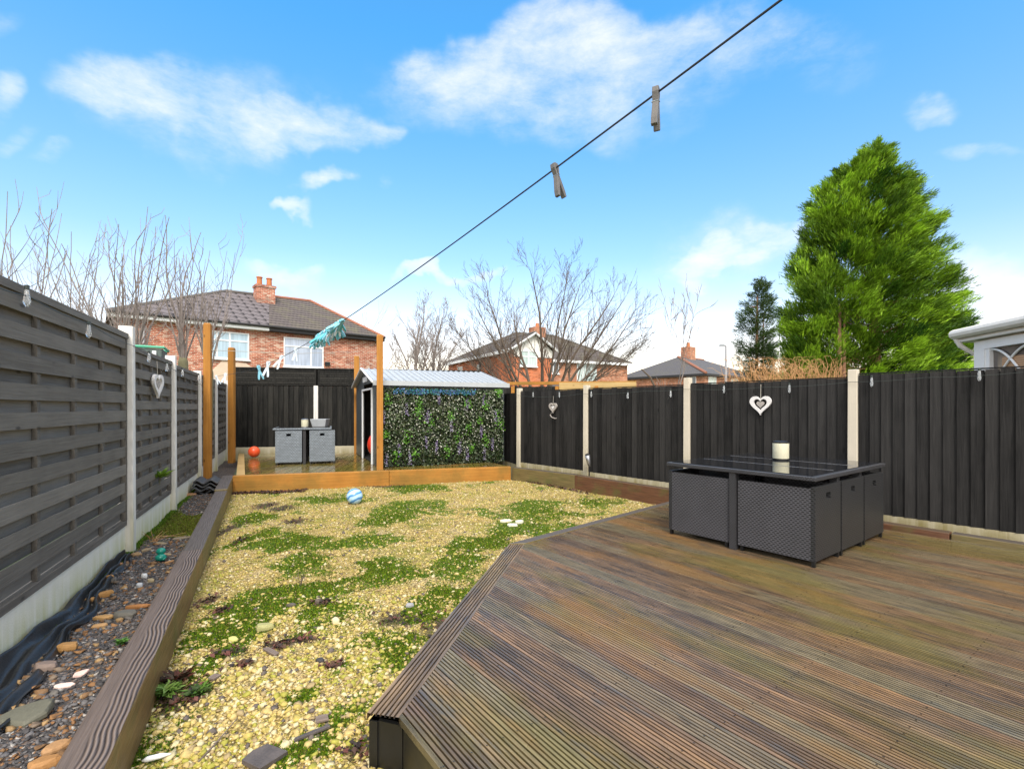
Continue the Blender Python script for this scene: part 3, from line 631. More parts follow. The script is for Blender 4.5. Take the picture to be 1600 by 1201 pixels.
for (px, py, sx, sy, sz, c, rz, lb) in [
        (105, 1008, .11, .07, .05, OR, .5, 'orange brown stone lying on the black membrane'),
        (72, 1040, .12, .08, .05, (.22, .16, .13), .2, 'grey pebble-dashed brick bit left of the pink shards'),
        (127, 1046, .08, .05, .02, PK, 1.0, 'larger pink and white pottery shard in the bed'),
        (100, 1063, .09, .04, .018, (.75, .55, .48), .3, 'narrow pink shard just below the larger one'),
        (45, 1110, .24, .18, .05, (.12, .115, .085), .4, 'big flat dark greenish slab at the lower left corner'),
        (66, 1098, .09, .06, .03, (.5, .34, .10), .9, 'yellow orange stone on the big dark slab'),
        (160, 958, .15, .06, .03, (.42, .24, .09), .1, 'long pale orange flat stone beside the sleeper'),
        (158, 972, .10, .05, .03, (.46, .27, .12), .3, 'short orange stone in front of the long pale one'),
        (195, 955, .15, .10, .05, (.13, .12, .10), .3, 'grey rough boulder against the wavy grained sleeper'),
        (165, 925, .14, .07, .04, (.40, .2, .06), .9, 'orange slab standing highest in the middle of the bed'),
        (143, 932, .09, .07, .03, (.42, .22, .07), .1, 'orange chunk at the membrane edge'),
        (215, 942, .17, .05, .03, (.34, .15, .05), .1, 'rusty flat stone touching the sleeper'),
        (172, 900, .06, .04, .03, (.42, .22, .08), 0, 'small orange stone behind the tall orange slab'),
        (225, 898, .055, .04, .04, WH, 0, 'white pebble, upper of the pair'),
        (218, 910, .06, .045, .04, (.45, .46, .48), 0, 'pale grey pebble, lower of the pair'),
        (236, 902, .06, .05, .03, (.30, .24, .14), .4, 'tan pebble right of the white one'),
        (212, 864, .10, .06, .03, (.34, .21, .10), .3, 'tan stone near the foot of the nearest concrete post'),
        (187, 878, .07, .05, .03, (.38, .2, .10), 0, 'reddish stone by the foot of the nearest concrete post'),
        (228, 856, .10, .06, .03, (.30, .22, .13), 1, 'brown stone left of the green ornament'),
        (262, 862, .08, .05, .02, (.33, .24, .15), .2, 'tan flat stone behind the green ornament'),
        (265, 873, .09, .04, .02, (.37, .2, .09), .6, 'rusty flat stone right of the green ornament'),
        (252, 845, .14, .05, .02, (.26, .2, .12), .1, 'long thin brown stone at the front of the moss'),
        (283, 838, .2, .08, .03, (.24, .19, .13), .6, 'long brown board-like stone resting by the sleeper joint'),
        (294, 774, .24, .14, .05, (.36, .19, .09), .5, 'large rusty flat stone in front of the roof tiles'),
        (70, 1185, .13, .08, .04, (.34, .17, .06), .3, 'rust coloured stone at the bottom left edge'),
        (88, 1160, .10, .08, .03, (.36, .2, .09), .9, 'rust stone between sleeper and the big slab')]:
    q = at(px, py, .13); rock((q.x, q.y, bz(q.x, q.y)+sz*.4), (sx, sy, sz), c, lb, rz, tilt=(R.uniform(-.15, .15), R.uniform(-.15, .15)))
for (px, py, sx, sy, sz, c, rz, lb, zz) in [
        (411, 985, .13, .07, .05, (.35, .33, .14), .1, 'mossy yellow block lying in the green moss', .03),
        (364, 1003, .07, .05, .03, (.58, .53, .18), 0, 'yellow stone near the left sleeper on the gravel', .02),
        (525, 974, .06, .05, .045, (.68, .58, .36), 0, 'cream pointed stone in the middle of the gravel', .03),
        (640, 946, .07, .05, .03, (.33, .32, .33), .3, 'grey flat stone near the chamfered deck edge', .03),
        (790, 816, .18, .08, .04, (.70, .66, .5), .1, 'left one of three pale rocks on the gravel', .05),
        (800, 823, .16, .08, .04, (.70, .67, .52), -.2, 'front one of three pale rocks on the gravel', .05),
        (811, 819, .13, .1, .05, (.66, .62, .48), .9, 'right one of three pale rocks on the gravel', .05),
        (455, 948, .09, .03, .03, (.10, .085, .07), .2, 'dark bark chip pointing out of the moss', .03),
        (497, 943, .07, .05, .04, (.12, .09, .07), 1, 'dark brown bark chip right of the long one', .03),
        (500, 1036, .06, .05, .03, (.05, .045, .045), 0, 'near black stone on the coarse gravel', .02)]:
    q = at(px, py, zz); rock((q.x, q.y, gz(q.x, q.y)+sz*.35), (sx, sy, sz), c, lb, rz, grp='rocks lying on the gravel')
# bits of wood and a slate on the gravel
def chip(px, py, L, w, rz, mat, lb, th=.012, cat='wood piece'):
    q = at(px, py, .02); mb = MB(); mb.prism([(-L/2, -w*.35, 0), (L/2, -w/2, 0), (L/2*.95, w*.4, 0), (0, w*.55, 0), (-L/2*.92, w/2, 0)], (0, 0, th))
    o = mb.build('wood_piece', mat, loc=(q.x, q.y, gz(q.x, q.y)+.012), rz=rz, bevel=.002); o.rotation_euler = (R.uniform(-.06, .06), R.uniform(-.06, .06), rz)
    return props(o, lb, cat)
M['chipwood'] = M_wood('grey driftwood', (.10, .075, .06), (.26, .2, .17), 'x', .8, use_rnd=False)
M['slate'] = M_plain('brown grey slate', (.085, .07, .065), .6, var=.4, scale=15, bmp=.004)
chip(423, 1021, .13, .035, -.5, M['chipwood'], 'grey brown wood chip lying on the coarse gravel')
chip(335, 1063, .05, .045, 1.4, M['chipwood'], 'small square wooden offcut beside the weeds')
chip(413, 1188, .13, .13, 1.2, M['slate'], 'dark slate fragment cut by the bottom edge', .02, 'slate')
chip(503, 1129, .06, .05, .4, M['chipwood'], 'tan wood block near the dark deck corner')
chip(488, 1150, .16, .022, .6, M['slate'], 'thin dark stick left of the deck corner', .012)
mb = MB(); a_, b_ = at(310, 1190, .02), at(372, 1124, .03); a_.z = gz(a_.x, a_.y)+.014; b_.z = gz(b_.x, b_.y)+.03
mb.tube([(0, 0, 0), (b_-a_)*.5+Vector((0, 0, -.004)), b_-a_], [.004, .0035, .002], 5); props(mb.build('twig', M['chipwood'], loc=a_), 'long thin dry twig lying across the gravel', 'twig')
mb = MB(); mb.tube([(-.05, 0, 0), (-.03, 0, .004), (.02, .004, .006), (.055, .01, .002)], [.004, .012, .011, .003], 8)
q = at(243, 1187, .02); props(mb.build('shell', M['white'], loc=(q.x, q.y, gz(q.x, q.y)+.018), rz=.3, smooth=True), 'white elongated shell at the bottom edge of the gravel', 'shell')

# ================================================================== DECKS
def ribbed(poly, d, width=.145, ribs=7, gap=.008, z=.25, th=.03, seed=1, depth=.009):
    """deck boards filling a convex polygon; returns MB in a frame with x along the boards"""
    rr = random.Random(seed); d = Vector(d).to_2d().normalized(); n = Vector((-d.y, d.x)); P = [Vector(q).to_2d() for q in poly]
    q = [(p_.dot(d), p_.dot(n)) for p_ in P]; smin, smax = min(b for a, b in q), max(b for a, b in q)
    def span(s):
        xs = []
        for i in range(len(q)):
            (a0, b0), (a1, b1) = q[i], q[(i+1) % len(q)]
            if (b0-s)*(b1-s) <= 0 and abs(b1-b0) > 1e-9: xs.append(a0+(a1-a0)*(s-b0)/(b1-b0))
        return (min(xs), max(xs)) if len(xs) >= 2 else None
    mb = MB(); s = smin+.001
    while s < smax-.012:
        w = min(width-gap, smax-s-.002); val = rr.random(); rp = w/ribs; gw = rp*.42; prof = []
        if ribs <= 1: prof = [(0, 0, 0), (w, 0, 0)]
        else:
            for k in range(ribs):
                x0 = k*rp
                prof += [(x0+(gw/2 if k else 0), 0, 0)]
                x1 = (k+1)*rp-(gw/2 if k < ribs-1 else 0); prof += [(x1, 0, 0)]
                if k < ribs-1: prof += [(x1+gw*.2, -depth, 1), (x1+gw*.8, -depth, 1)]
        pts = [(0, -th, 1)]+prof+[(w, -th, 1)]
        # butt joints
        st = rr.uniform(.2, .8)
        last = None
        for (a, h, g) in pts:
            sp = span(min(max(s+a, smin+1e-4), smax-1e-4))
            if sp is None: last = None; continue
            cur = ((sp[0], s+a, h), (sp[1], s+a, h), g)
            if last:
                if cur[0] != last[0]:
                    gg = 1.0 if (cur[2] and last[2]) else (.55 if (cur[2] or last[2]) else 0.0)
                    mb.add([last[0], last[1], cur[1], cur[0]], [(0, 1, 2, 3)], (val, gg, 0))
            last = cur
        for q0_ in range(40):
            tq = q0_*.46+.21
            for fr_ in (.22, .78):
                sp = span(min(max(s+w*fr_, smin+1e-4), smax-1e-4))
                if ribs > 1 and sp and sp[0] < sp[0]//.46*.46+tq < sp[1]-.02 and width < .155:
                    xq = sp[0]//.46*.46+tq; rq = .0042; yq = s+w*fr_
                    mb.add([(xq+rq*cos(u_), yq+rq*sin(u_), .0012) for u_ in (0, 1.05, 2.09, 3.14, 4.19, 5.24)], [(0, 1, 2, 3, 4, 5)], (val, .85, 0))
        s += width
    return mb, atan2(d.y, d.x), d, n
d_board = Vector((-.727, 1, 0)); d_bn = d_board.normalized()
trim_w = .15
# deck outline: near edge runs along the boards, then a chamfer, then across to the right
A_ = Vector((-.62, 2.10, 0)); B_ = Vector((-.03, 4.68, 0)); Cc_ = Vector((2.47, 7.08, 0))
ch = (B_-A_).normalized(); chn = Vector((ch.y, -ch.x, 0))        # towards the deck
fe = (Cc_-B_).normalized(); fen = Vector((fe.y, -fe.x, 0))
nearq = A_+chn*trim_w
near_back = nearq - d_bn*6.0
def strip_edge(Y): return Vector((8.27+SR*Y, Y, 0))
def isect(p0, d0, p1, d1):
    c = d0.x*d1.y-d0.y*d1.x; t_ = ((p1-p0).x*d1.y-(p1-p0).y*d1.x)/c; return p0+d0*t_
inner_c = isect(nearq, ch, B_+fen*.10, fe)
inner_r = isect(inner_c, fe, Vector((8.27, 0, 0)), Vector((SR, 1, 0)))
rb_ = strip_edge(-1.5)
poly = [nearq-d_bn*5.2, nearq, inner_c, inner_r, rb_]
deck = empty('near_deck', (0, 0, .25), kind='structure')
mb, ang, dd, nn_ = ribbed(poly, d_board, seed=4)
mb.build('deck_boards', M['deck'], deck, rz=ang)
# trims
def trim(pa, pb, pc, pd, d, mat, name, ribs=7, w=.15):
    m_, an, _, _ = ribbed([pa, pb, pc, pd], d, width=w+.012, ribs=ribs, gap=.012, seed=9); m_.build(name, mat, deck, rz=an)
trim(A_, B_, inner_c-ch*.004, nearq, ch, M['deck_trim'], 'edging_board')
oc = B_
mb = MB(); mb.prism([B_+Vector((0, 0, -.028))+fe*.0, inner_c+Vector((0, 0, -.028))+fe*.004, inner_r+Vector((0, 0, -.028))-fe*.0, Cc_+Vector((0, 0, -.028))], (0, 0, .036))
mb.build('edge_plank', M['sleeper_worn'], deck, bevel=.004)
mb = MB(); mb.prism([A_+chn*.012, B_+chn*.02, B_+chn*.05, A_+chn*.05], (0, 0, -.31)); 
mb.v = [(x, y, z-.031) for x, y, z in mb.v]; mb.build('fascia', M['black'], deck)
mb = MB(); q0, q1 = A_+chn*.012, nearq-d_bn*.02; q2 = nearq-d_bn*5
for (u0, u1) in ((q0, q1), (q1, q2)):
    dn = (u1-u0).normalized(); nn = Vector((-dn.y, dn.x, 0)); mb.prism([u0+nn*.01, u1+nn*.01, u1+nn*.03, u0+nn*.03], (0, 0, -.31))
mb.v = [(x, y, z-.031) for x, y, z in mb.v]; mb.build('fascia', M['black'], deck)
mb = MB(); cn = sum((q for q in poly), Vector())/5
mb.prism([cn+(q-cn)*.97+Vector((0, 0, -.05)) for q in poly], (0, 0, -.02)); mb.build('underside', M['black'], deck)
# small screws on the edging
# far deck
FDL, FDR = Vector((-4.80, 8.46, 0)), Vector((-.02, 9.78, 0))
fpoly = [FDL+Vector((-.0, .12, 0)), FDR+Vector((0, .12, 0)), Vector((-1.9, 13.2, 0)), Vector((-6.95, 12.6, 0))]
fdeck = empty('far_deck', (0, 0, .355), kind='structure')
mb, ang, _, _ = ribbed(fpoly, Vector((-.16, 1, 0)), width=.145, ribs=1, seed=3); mb.build('deck_boards', M['deck_far'], fdeck, rz=ang)
mb = MB(); mb.prism([Vector(q)+Vector((0, 0, -.05)) for q in fpoly], (0, 0, -.2)); mb.build('underside', M['black'], fdeck)
lp = MB(); lp.prism([Vector((-4.80, 8.58, -.02)), Vector((-4.66, 8.60, -.02)), Vector((-6.85, 12.6, -.02)), Vector((-6.99, 12.6, -.02))], (0, 0, .028)); lp.build('edge_plank', M['pale_wood'], fdeck)

# ================================================================== SLEEPERS
j = sl(4.5); k0 = sl(1.0); e1 = sl(8.62)
beam('timber_sleeper', k0, sl(4.49), .165, -.05, .26, M['sleeper'], side=1, bevel=.012, label='nearest brown sleeper with bold wavy pale grain lines on its top', cat='sleeper', group='old sleepers edging the gravel')
beam('timber_sleeper', sl(4.50), sl(7.35), .165, -.05, .255, M['sleeper_worn'], side=1, bevel=.014, z1b=.31, label='second left sleeper, dark cracked wood beyond the joint', cat='sleeper', group='old sleepers edging the gravel')
beam('timber_sleeper', sl(7.36), sl(8.72), .17, -.05, .335, M['sleeper_worn'], side=1, bevel=.012, z1b=.35, label='short last sleeper on the left, touching the orange beam', cat='sleeper', group='old sleepers edging the gravel')
dv = (FDR-FDL).normalized(); sp = FDL+dv*((at(606, 740, .3)-FDL).length)
beam('timber_beam', FDL, sp, .12, .02, .37, M['orange_beam'], side=1, bevel=.008, label='left orange timber beam fronting the far deck', cat='beam', group='orange beams fronting the far deck')
beam('timber_beam', sp+dv*.004, FDR, .12, .02, .37, M['orange_beam'], side=1, bevel=.008, label='right orange timber beam below the leafy screen', cat='beam', group='orange beams fronting the far deck')
r0 = FDR+dv*.01; dR = Vector((SR, 1, 0)).normalized()
def rs(Y): return Vector((8.27+SR*Y, Y, 0))
rj = rs(8.75)
beam('timber_sleeper', Vector((-.0, 9.83, 0)), rj+dR*.004, .13, .0, .35, M['sleeper_worn'], side=1, bevel=.008, label='far right sleeper, greyish, meeting the orange beam corner', cat='sleeper', group='old sleepers edging the right side')
beam('timber_sleeper', rj, rs(7.0), .13, .0, .345, M['sleeper_red'], side=1, bevel=.008, z1b=.335, label='reddish sleeper below the fence running behind the rattan table', cat='sleeper', group='old sleepers edging the right side')
beam('timber_sleeper', rs(6.99), rs(4.85), .13, .0, .325, M['sleeper_red'], side=1, bevel=.008, z1b=.31, label='low sleeper behind the rattan table at the right fence foot', cat='sleeper', group='old sleepers edging the right side')
beam('timber_sleeper', rs(4.84), rs(2.5), .13, .0, .31, M['sleeper_worn'], side=1, bevel=.008, label='rightmost low sleeper under the last fence panel', cat='sleeper', group='old sleepers edging the right side')

# ================================================================== LEFT FENCE
fd = Vector((SL, 1, 0)).normalized(); fl = empty('slatted_fence', lf(0), atan2(fd.y, fd.x), 'long grey fence of horizontal overlapping slats with white concrete posts on the left', 'fence')
KL = sqrt(1+SL*SL)
def left_panel(Y0, Y1, z0, z1, nb):
    x0, x1 = Y0*KL, Y1*KL; mb = MB(); w = x1-x0; rows = 10; pitch = (z1-z0-.05)/rows
    for k in range(rows):
        zb = z0+.02+k*pitch; v = R.random()
        ns = max(1, int(w/1.3)); xs = [x0+.03+w*i/ns for i in range(ns)]+[x1-.03]
        mb.box(x0+.02, x1-.02, .012, .022, zb-.012, zb+pitch*.62, (R.random(), 0, 0))            # rear slat
        mb.box(x0+.03, x1-.03, -.030+.004*sin(k*2.1), -.020+.004*sin(k*2.1), zb+pitch*.46, zb+pitch*1.03, (R.random(), 0, 0))      # front slat
    for i in range(nb+1):
        xx = x0+.02+(w-.04)*i/nb; mb.box(xx-.022, xx+.022, -.018, .010, z0, z1-.02, (.15, 0, 0))
    mb.box(x0, x0+.04, -.034, -.0185, z0, z1-.02, (.05, 0, 0)); mb.box(x1-.04, x1, -.034, -.0185, z0, z1-.02, (.05, 0, 0))
    mb.build('fence_panel', M['left_fence'], fl)
    mb = MB(); mb.box(x0, x1, -.045, .03, z1-.022, z1+.028, (.6, 0, 0)); mb.build('capping_rail', M['left_fence'], fl)
    mb = MB(); mb.box(x0, x1, -.032, .03, z0-.05, z0-.002, (.2, 0, 0)); mb.build('bottom_rail', M['left_fence'], fl)
    mb = MB(); mb.box(x0-.01, x1+.01, -.018, .02, -.15, z0-.052); mb.build('gravel_board', M['conc_board'], fl)
Ys = [4.94, 6.80, 8.81, 10.82, 12.8]
tops = [2.36, 2.26, 2.20, 2.18, 2.18]
def post_box(xc, z1, w=.105):
    mb = MB(); mb.hexa([(xc-w/2, -.082, -.15), (xc+w/2, -.082, -.15), (xc+w/2, .05, -.15), (xc-w/2, .05, -.15)], [(xc-w/2+.008, -.074, z1), (xc+w/2-.008, -.074, z1), (xc+w/2-.008, .045, z1), (xc-w/2+.008, .045, z1)])
    mb.build('post', M['conc_post'], fl, bevel=.006)
left_panel(2.05, 4.885, .43, 2.25, 5)
left_panel(4.995, 6.745, .42, 2.15, 4); left_panel(6.855, 8.755, .44, 2.12, 4); left_panel(8.865, 10.765, .50, 2.12, 4); left_panel(10.875, 12.75, .52, 2.12, 4)
for Y, z in zip(Ys, tops): post_box(Y*KL, z)

# ================================================================== RIGHT FENCE (featheredge)
def feather(mb, x0, x1, z0, z1, front=-1, w=.1, zt=None):
    n = max(1, round((x1-x0)/w)); p_ = (x1-x0)/n; zt = z1 if zt is None else zt
    for i in range(n):
        a, b = x0+i*p_, x0+(i+1)*p_; za, zb = z1+(zt-z1)*(a-x0)/(x1-x0), z1+(zt-z1)*(b-x0)/(x1-x0)
        f = front; v = R.random(); jz = R.uniform(-.004, .004)
        y0a, y0b = .004*f, .022*f
        wa = R.uniform(-.001, .001); mb.hexa([(a+.0025, 0, z0), (b-.0025, 0, z0), (b-.0025, y0b, z0), (a+.0025, y0a, z0)], [(a+.0025+wa, 0, za+jz), (b-.0025+wa, 0, zb+jz), (b-.0025+wa, y0b, zb+jz), (a+.0025+wa, y0a, za+jz)], (v, 0, 0))
    mb.box(x0, x1, *sorted((-.012*front, -.002*front)), z0, min(z1, zt)-.02, (0, 0, 0))
fdR = Vector((SR, 1, 0)).normalized(); KR = sqrt(1+SR*SR)
fr = empty('featheredge_fence', rf(0), atan2(fdR.y, fdR.x), 'charcoal vertical board fence with cream concrete posts along the right side', 'fence')
RY = [2.35, 4.12, 5.77, 7.42, 8.99, 10.46]
for i in range(len(RY)-1):
    y0, y1 = RY[i], RY[i+1]; x0, x1 = y0*KR+.055, y1*KR-.055
    zt0 = 1.90 if i == 0 else [0, 1.925, 1.89, 1.88, 1.875][i]; zb = [.32, .345, .37, .38, .39][i]
    mb = MB(); feather(mb, x0, x1, zb, zt0, front=1, w=.105)
    mb.box(x0, x1, -.04, -.002, zt0-.30, zt0-.22, (.3, 0, 0)); mb.box(x0, x1, -.04, -.002, zb+.2, zb+.28, (.3, 0, 0)); mb.box(x0, x1, -.012, .012, zt0+.004, zt0+.018, (.2, 0, 0))
    mb.build('fence_panel', M['dark_fence'], fr)
    mb = MB(); mb.box(x0-.01, x1+.01, -.02, .016, -.1, zb-.002)
    mb.build('gravel_board', M['conc_cream_b'], fr)
for y in RY[:]:
    xc = y*KR; z1 = 1.99 if y < 8 else 1.95; mb = MB()
    mb.hexa([(xc-.052, -.05, -.1), (xc+.052, -.05, -.1), (xc+.052, .055, -.1), (xc-.052, .055, -.1)], [(xc-.046, -.045, z1), (xc+.046, -.045, z1), (xc+.046, .05, z1), (xc-.046, .05, z1)])
    mb.build('post', M['conc_cream'], fr, bevel=.006)
# stub panel running on behind the shed
pA, pB = rf(10.46), Vector((-1.2, 14.2, 0)); dS = (pB-pA).normalized()
mb = MB(); feather(mb, .06, (pB-pA).length, .32, 1.86, front=1, w=.1); mb2 = MB(); mb2.box(.06, (pB-pA).length, -.02, .016, -.1, .318)
fs = empty('rear_side_fence', pA, atan2(dS.y, dS.x), 'short black fence stretch disappearing behind the leafy screen', 'fence')
mb.build('fence_panel', M['dark_fence'], fs); mb2.build('gravel_board', M['conc_cream_b'], fs)

# ================================================================== BACK FENCE with trellis
bA, bB = Vector((-7.42, 12.85, 0)), Vector((-1.0, 14.15, 0)); dB = (bB-bA).normalized(); LB = (bB-bA).length
fb = empty('back_fence', bA, atan2(dB.y, dB.x), 'faded black board fence with slatted trellis top across the back', 'fence')
def bx(px):   # local x on the back fence for a pixel column
    r = (px-CX)/F; return (r*bA.y-bA.x)/(dB.x-r*dB.y)
posts = [bx(494), bx(494)+2.45]; prev = .1
for k, xe in enumerate(posts+[LB]):
    mb = MB(); feather(mb, prev, xe-.06, .50, 2.12, front=-1, w=.125); mb.build('fence_panel', M['back_fence'], fb)
    mb = MB(); mb.box(prev, xe-.05, -.02, .02, .1, .498); mb.build('gravel_board', M['conc_cream_b'], fb)
    # trellis of horizontal slats
    z0, z1 = 2.135, 2.60; mb = MB()
    if k < 3:
        mb.box(prev, xe-.0, -.03, .03, z0, z0+.03, (.5, 0, 0)); mb.box(prev, xe, -.03, .03, z1-.03, z1, (.5, 0, 0))
        for s in range(6): zz = z0+.042+s*.064; mb.box(prev, xe, -.018, .018, zz, zz+.056, (R.random(), 0, 0))
        nn = max(1, round((xe-prev)/.85))
        for s in range(nn+1): xx = prev+.02+(xe-prev-.04)*s/nn; mb.box(xx-.02, xx+.02, -.026, -.0185, z0+.031, z1-.031, (.3, 0, 0)); mb.box(xx-.02, xx+.02, .0185, .026, z0+.031, z1-.031, (.3, 0, 0))
        mb.box(prev-.05, xe+.05, .0265, .034, z0-.03, z1, (.1, 0, 0))
        mb.build('trellis', M['back_fence'], fb)
    prev = xe+.05
for xe in posts:
    mb = MB(); mb.box(xe-.055, xe+.055, -.06, .05, .1, 2.125); mb.build('post', M['conc_post'], fb, bevel=.006)
mb = MB(); mb.box(-.02, .13, -.07, .05, .1, 2.24); mb.build('post', M['conc_post'], fb, bevel=.006)
mb = MB(); mb.box(-.17, -.06, -.2, -.1, .1, 2.2); mb.build('post', M['conc_post'], fb, bevel=.006)

# neighbours' timber fence beyond the right fence
nA, nB = Vector((-.95, 14.6, 0)), Vector((3.5, 13.9, 0)); dN = (nB-nA).normalized()
nf = empty('neighbour_fence', nA, atan2(dN.y, dN.x), 'new yellow timber framed fence seen beyond the dark right fence', 'fence')
LN = (nB-nA).length
mb = MB(); mb.box(0, LN, -.05, .05, 2.2, 2.29); mb.build('top_rail', M['orange_beam'], nf)
mb = MB(); feather(mb, 0, LN*.52, .2, 2.15, front=-1); mb.build('dark_panel', M['back_fence'], nf)
for xx in (.35, 1.0, 2.28, 3.4): mb = MB(); mb.box(xx-.05, xx+.05, -.10, -.052, .2, 2.155); mb.build('post', M['orange_wood'], nf)
mb = MB(); mb.box(LN*.52, LN, -.07, -.055, 2.02, 2.26); mb.box(LN*.52, LN, -.028, .028, 1.6, 1.895); mb.build('pale_panel', M['pale_wood'], nf)

# ================================================================== ORANGE POSTS
def opost(px_top, py_top, D, w, zb, lb, rz):
    q = atD(px_top, py_top, D); mb = MB(); h = q.z-zb; w /= 2
    mb.box(-w, w, -w, w, 0, h-.03); mb.hexa([(-w, -w, h-.03), (w, -w, h-.03), (w, w, h-.03), (-w, w, h-.03)], [(-w*.8, -w*.8, h), (w*.8, -w*.8, h), (w*.8, w*.8, h), (-w*.8, w*.8, h)])
    return props(mb.build('timber_post', M['orange_wood'], loc=(q.x, q.y, zb), rz=rz, bevel=.006), lb, 'post', 'tall orange timber posts round the far deck')
opost(324.5, 505, 9.0, .118, .1, 'tallest orange post at the left front, near the grey fence', .27)
opost(362, 543, 11.5, .125, .25, 'orange post in the back left corner beside the concrete posts', .1)
opost(593.5, 523, 9.52, .12, .3, 'orange post at the front corner of the metal shed', .27)
opost(557.5, 556, 12.9, .125, .3, 'orange post at the back left corner of the shed', .2)

# ================================================================== SHED
sA = Vector((-2.70, 9.84, .36)); sB = Vector((-3.98, 12.6, .36)); gv = (sB-sA); GW = gv.to_2d().length; gx = gv.normalized()
ev = Vector((gx.y, -gx.x, 0)); SLn = 2.78
sh = empty('metal_shed', sA, atan2(ev.y, ev.x), 'anthracite metal apex shed with pale ribbed roof and open door', 'shed')
# local x along the eave (to the right), local y across the gable (towards the back)
EH, RH = 1.70, 2.04
mb = MB(); th = .02
mb.box(0, SLn, 0, th, 0, EH); mb.box(0, SLn, GW-th, GW, 0, EH)                    # long walls
mb.prism([(SLn, .02, 0), (SLn, GW-.02, 0), (SLn, GW-.02, EH), (SLn, GW/2, RH-.02), (SLn, .02, EH)], (-.02, 0, 0))
dy0, dy1 = GW*.18, GW*.60          # doorway
mb.box(0, th, .0201, dy0, 0, EH); mb.box(0, th, dy1, GW-.0201, 0, EH)
mb.prism([(.0, .021, EH+.001), (.0, GW-.021, EH+.001), (.0, GW/2, RH-.02)], (.02, 0, 0))
mb.build('wall', M['metal_wall'], sh)
mb = MB(); ribs = 22
for side in (0, 1):
    y0, y1 = (-.09, GW/2) if side == 0 else (GW+.09, GW/2); slope = (RH-EH)/(GW/2); ze = EH-.09*slope+.02
    mb.add([(-.08, y0, ze), (SLn+.06, y0, ze), (SLn+.06, y1, RH+.02), (-.08, y1, RH+.02), (-.08, y0, ze-.02), (SLn+.06, y0, ze-.02), (SLn+.06, y1, RH), (-.08, y1, RH)],
           [(0, 1, 2, 3), (7, 6, 5, 4), (0, 4, 5, 1), (1, 5, 6, 2), (3, 2, 6, 7), (0, 3, 7, 4)])
    for k in range(ribs+1):
        xx = -.06+(SLn+.09)*k/ribs; hw = .016
        mb.hexa([(xx-hw, y0, ze+.001), (xx+hw, y0, ze+.001), (xx+hw, y1, RH+.021), (xx-hw, y1, RH+.021)], [(xx-hw*.5, y0, ze+.026), (xx+hw*.5, y0, ze+.026), (xx+hw*.5, y1, RH+.046), (xx-hw*.5, y1, RH+.046)])
mb.build('roof', M['metal_roof'], sh)
mb = MB(); mb.box(-.09, SLn+.08, -.125, -.092, EH-.075, EH+.02); mb.build('eave_trim', M['metal_roof'], sh)
mb = MB(); mb.tube([(-.1, -.1, EH-.01), (-.1, GW/2, RH+.03), (-.1, GW+.1, EH-.01)], .022, 5); mb.build('verge_trim', M['white'], sh)
mb = MB()
mb.box(-.03, -.001, dy0-.05, dy0, 0, EH-.1); mb.box(-.03, -.001, dy1, dy1+.06, 0, EH-.1); mb.box(-.03, -.001, dy0, dy1, EH-.14, EH-.1)
mb.build('door_frame', M['white'], sh)
mb = MB(); mb.box(-.016, .04, dy1+.07, GW-.15, .04, EH-.12); mb.build('sliding_door', M['metal_wall'], sh)
mb = MB(); mb.box(-.015, -.002, GW*.40, GW*.60, EH+.06, EH+.17); sg = mb.build('sign_plate', M['white'], sh)
mb = MB(); mb.box(.03, SLn-.04, .03, GW-.03, .005, .02); mb.build('floor', M['inside'], sh)
# things inside the shed
q = sA+ev*.25+gx*(GW*.36)
mb = MB(); mb.ball(.27, (0, 0, .0), 18, 1.15); o = mb.build('space_hopper', M['red_plastic'], loc=(q.x, q.y, .36+.36), smooth=True); o.rotation_euler = (.2, 0, 0)
props(o, 'big red plastic ball-shaped toy standing inside the shed doorway', 'toy')
q2 = sA+ev*.18+gx*(GW*.44)
st = empty('garden_strimmer', (q2.x, q2.y, .38), atan2(gx.y, gx.x), 'grey strimmer pole with an orange grip leaning in the shed doorway', 'strimmer')
mb = MB(); mb.tube([(-.30, 0, .1), (.28, 0, 1.28)], .012, 6); mb.build('shaft', M['steel'], st)
mb = MB(); mb.tube([(.12, 0, .95), (.18, 0, 1.08)], .03, 8); mb.tube([(.15, 0, 1.02), (.25, -.05, .95), (.2, -.08, .9)], .012, 6); mb.build('grip', M['orange_plastic'], st)
mb = MB(); mb.lathe([(.05, 0), (.06, .04), (.03, .09)], (-.32, 0, .02), 10); mb.build('head', M['black'], st)

# ---------------------------------------------------------------- leafy screen hung on the shed's long wall
sc = empty('artificial_hedge_screen', sA+ev*.02-gx*.10+Vector((0, 0, .0)), atan2(ev.y, ev.x), 'artificial ivy screen with white and purple flowers hung on the shed side', 'leaf screen')
SW, SH = 2.66, 1.60
mb = MB(); mb.box(.02, SW-.04, -.0, .03, .02, SH-.03); mb.build('backing', M['black'], sc)
def leafset(n, cols, size, boxf, name, tv=None, tf=None, spread=1.0, mat='leafmat', parent=None):
    P = np.array([boxf() for _ in range(n)]); e = NR.uniform(-spread, spread, (n, 3)); e[:, 1] = NR.uniform(0, 6.28, n)
    tv = tv or [(0, 0, 0), (.45, -.12, .35), (0, -.05, 1), (-.45, -.12, .35), (0, .06, .4)]; tf = tf or [(0, 1, 4), (1, 2, 4), (2, 3, 4), (3, 0, 4)]
    C = np.array(cols)[NR.randint(0, len(cols), n)]*NR.uniform(.7, 1.35, (n, 1))
    V, Fc, Cc = inst(tv, tf, P, rotm(e), NR.uniform(size*.6, size*1.25, n), C)
    return bulk(name, V, Fc, Cc, M[mat], parent or sc)
